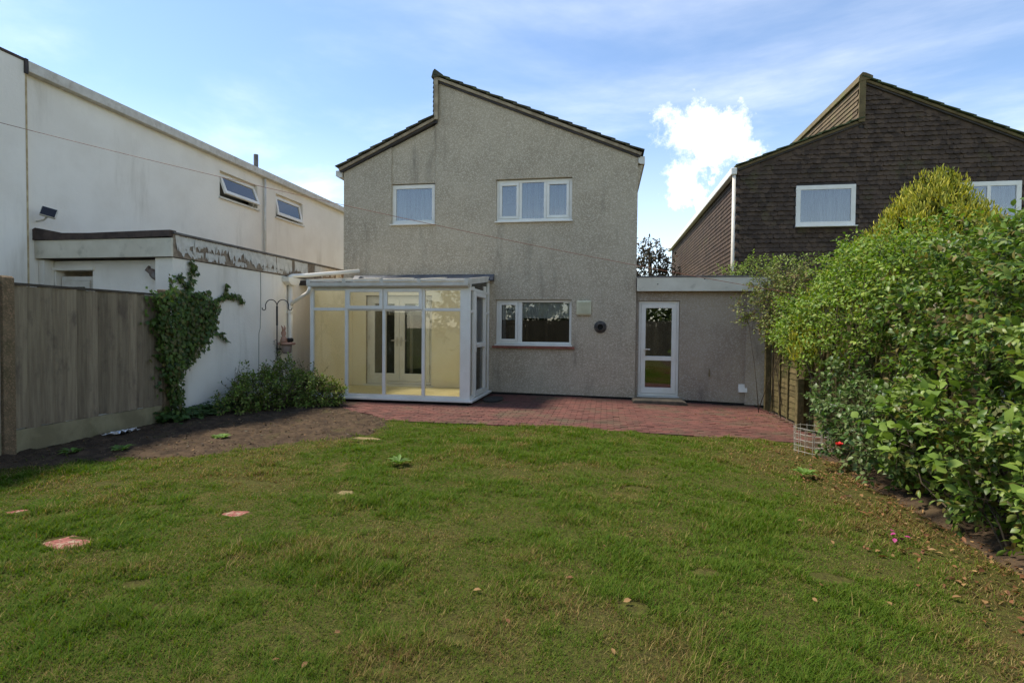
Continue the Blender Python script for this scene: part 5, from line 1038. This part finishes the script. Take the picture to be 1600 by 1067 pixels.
# fallen leaves
def fallen():
    me = single_leaf_mesh('fallen_leaf'); me.materials.append(DRY); rg = np.random.default_rng(11); spots = []
    for k in range(110):
        y = rg.uniform(3.0, 7.2); x = 2.42 - abs(rg.normal()) * 0.42; spots.append((x, y))
    for k in range(16): spots.append((rg.uniform(-1.5, 2.2), rg.uniform(2.0, 4.2)))
    for k in range(14): spots.append((rg.uniform(-5.8, -3.6), rg.uniform(5.2, 7.5)))
    for i, (x, y) in enumerate(spots):
        o = bpy.data.objects.new('fallen_leaf', me); COL.objects.link(o); s = rg.uniform(0.03, 0.055)
        soil = i >= 126
        o.location = (x, y, float(lawn_z(np.array(x), np.array(y))) + (0.05 if soil else 0.018)); o.rotation_euler = (rg.normal() * 0.3, rg.normal() * 0.3, rg.random() * 6.28); o.scale = (s * 0.7, s, s)
        tag(o, 'dry brown fallen leaf lying on the soil bed' if soil else 'dry brown fallen leaf lying on the grass', 'leaf', 'fallen leaves on the soil' if soil else 'fallen leaves on the grass')
    me2 = single_leaf_mesh('fallen_petal'); me2.materials.append(PINK)
    for k in range(7):
        x, y = 2.04 + rg.normal() * 0.06, 4.28 + rg.normal() * 0.06; o = bpy.data.objects.new('fallen_petal', me2); COL.objects.link(o)
        o.location = (x, y, G(x) + 0.045); o.rotation_euler = (rg.normal() * 0.4, rg.normal() * 0.4, rg.random() * 6); o.scale = (0.035, 0.04, 0.04); tag(o, 'pink petal fallen on the grass below the broad leaved shrub', 'petal', 'pink fallen petals')
fallen()

# loose bits: twigs, clods and leaf crumbs on the bare soil, under the hedge and in the patio corner
def litter(name, label, n, xs, ys, keep, cols, z, L=0.03):
    x = RNG.uniform(*xs, n); y = RNG.uniform(*ys, n); k = keep(x, y); x, y = x[k], y[k]; m = len(x); a = RNG.random(m) * 6.283
    o = many(name, np.stack([x, y, z(x, y) + 0.004], 1), np.stack([np.cos(a), np.sin(a), 0.25 * RNG.normal(size=m)], 1), np.stack([0.4 * RNG.normal(size=m), 0.4 * RNG.normal(size=m), np.ones(m)], 1), L * (0.4 + 1.2 * RNG.random(m) ** 2), L * (0.25 + 0.6 * RNG.random(m)), mixcol(cols, m, 0.25), LFM, None)
    tag(o, label, 'litter', kind='stuff')
litter('soil_litter', 'crumbs of dead leaf and twig scattered over the bare soil bed', 5200, (-6.35, -3.0), (3.6, 9.2), lambda x, y: (soil_sd(x, y) > -0.1) & (RNG.random(len(x)) < 0.25 + fbm(x, y, 1.5, 71)), [(96, 76, 54), (70, 56, 42), (124, 104, 76), (84, 84, 48), (58, 50, 40)], soil_z, 0.034)
litter('hedge_litter', 'brown leaf litter along the foot of the right hedge', 5200, (1.55, 3.05), (2.4, 7.6), lambda x, y: RNG.random(len(x)) < np.clip((x - 1.7) / 0.9, 0, 1) ** 2 * (0.2 + fbm(x, y, 2, 72)), [(132, 88, 54), (108, 72, 46), (156, 124, 80), (92, 74, 48)], lambda x, y: np.maximum(lawn_z(x, y) + 0.012, gz(x) + 0.02), 0.042)
litter('patio_litter', 'fallen leaf crumbs in the patio corner by the garage', 420, (1.2, 3.05), (8.6, 11.3), lambda x, y: RNG.random(len(x)) < np.clip((x - 1.0) / 1.6, 0, 1), [(124, 92, 58), (96, 80, 52), (84, 88, 48)], lambda x, y: gz(x) + 0.014, 0.035)
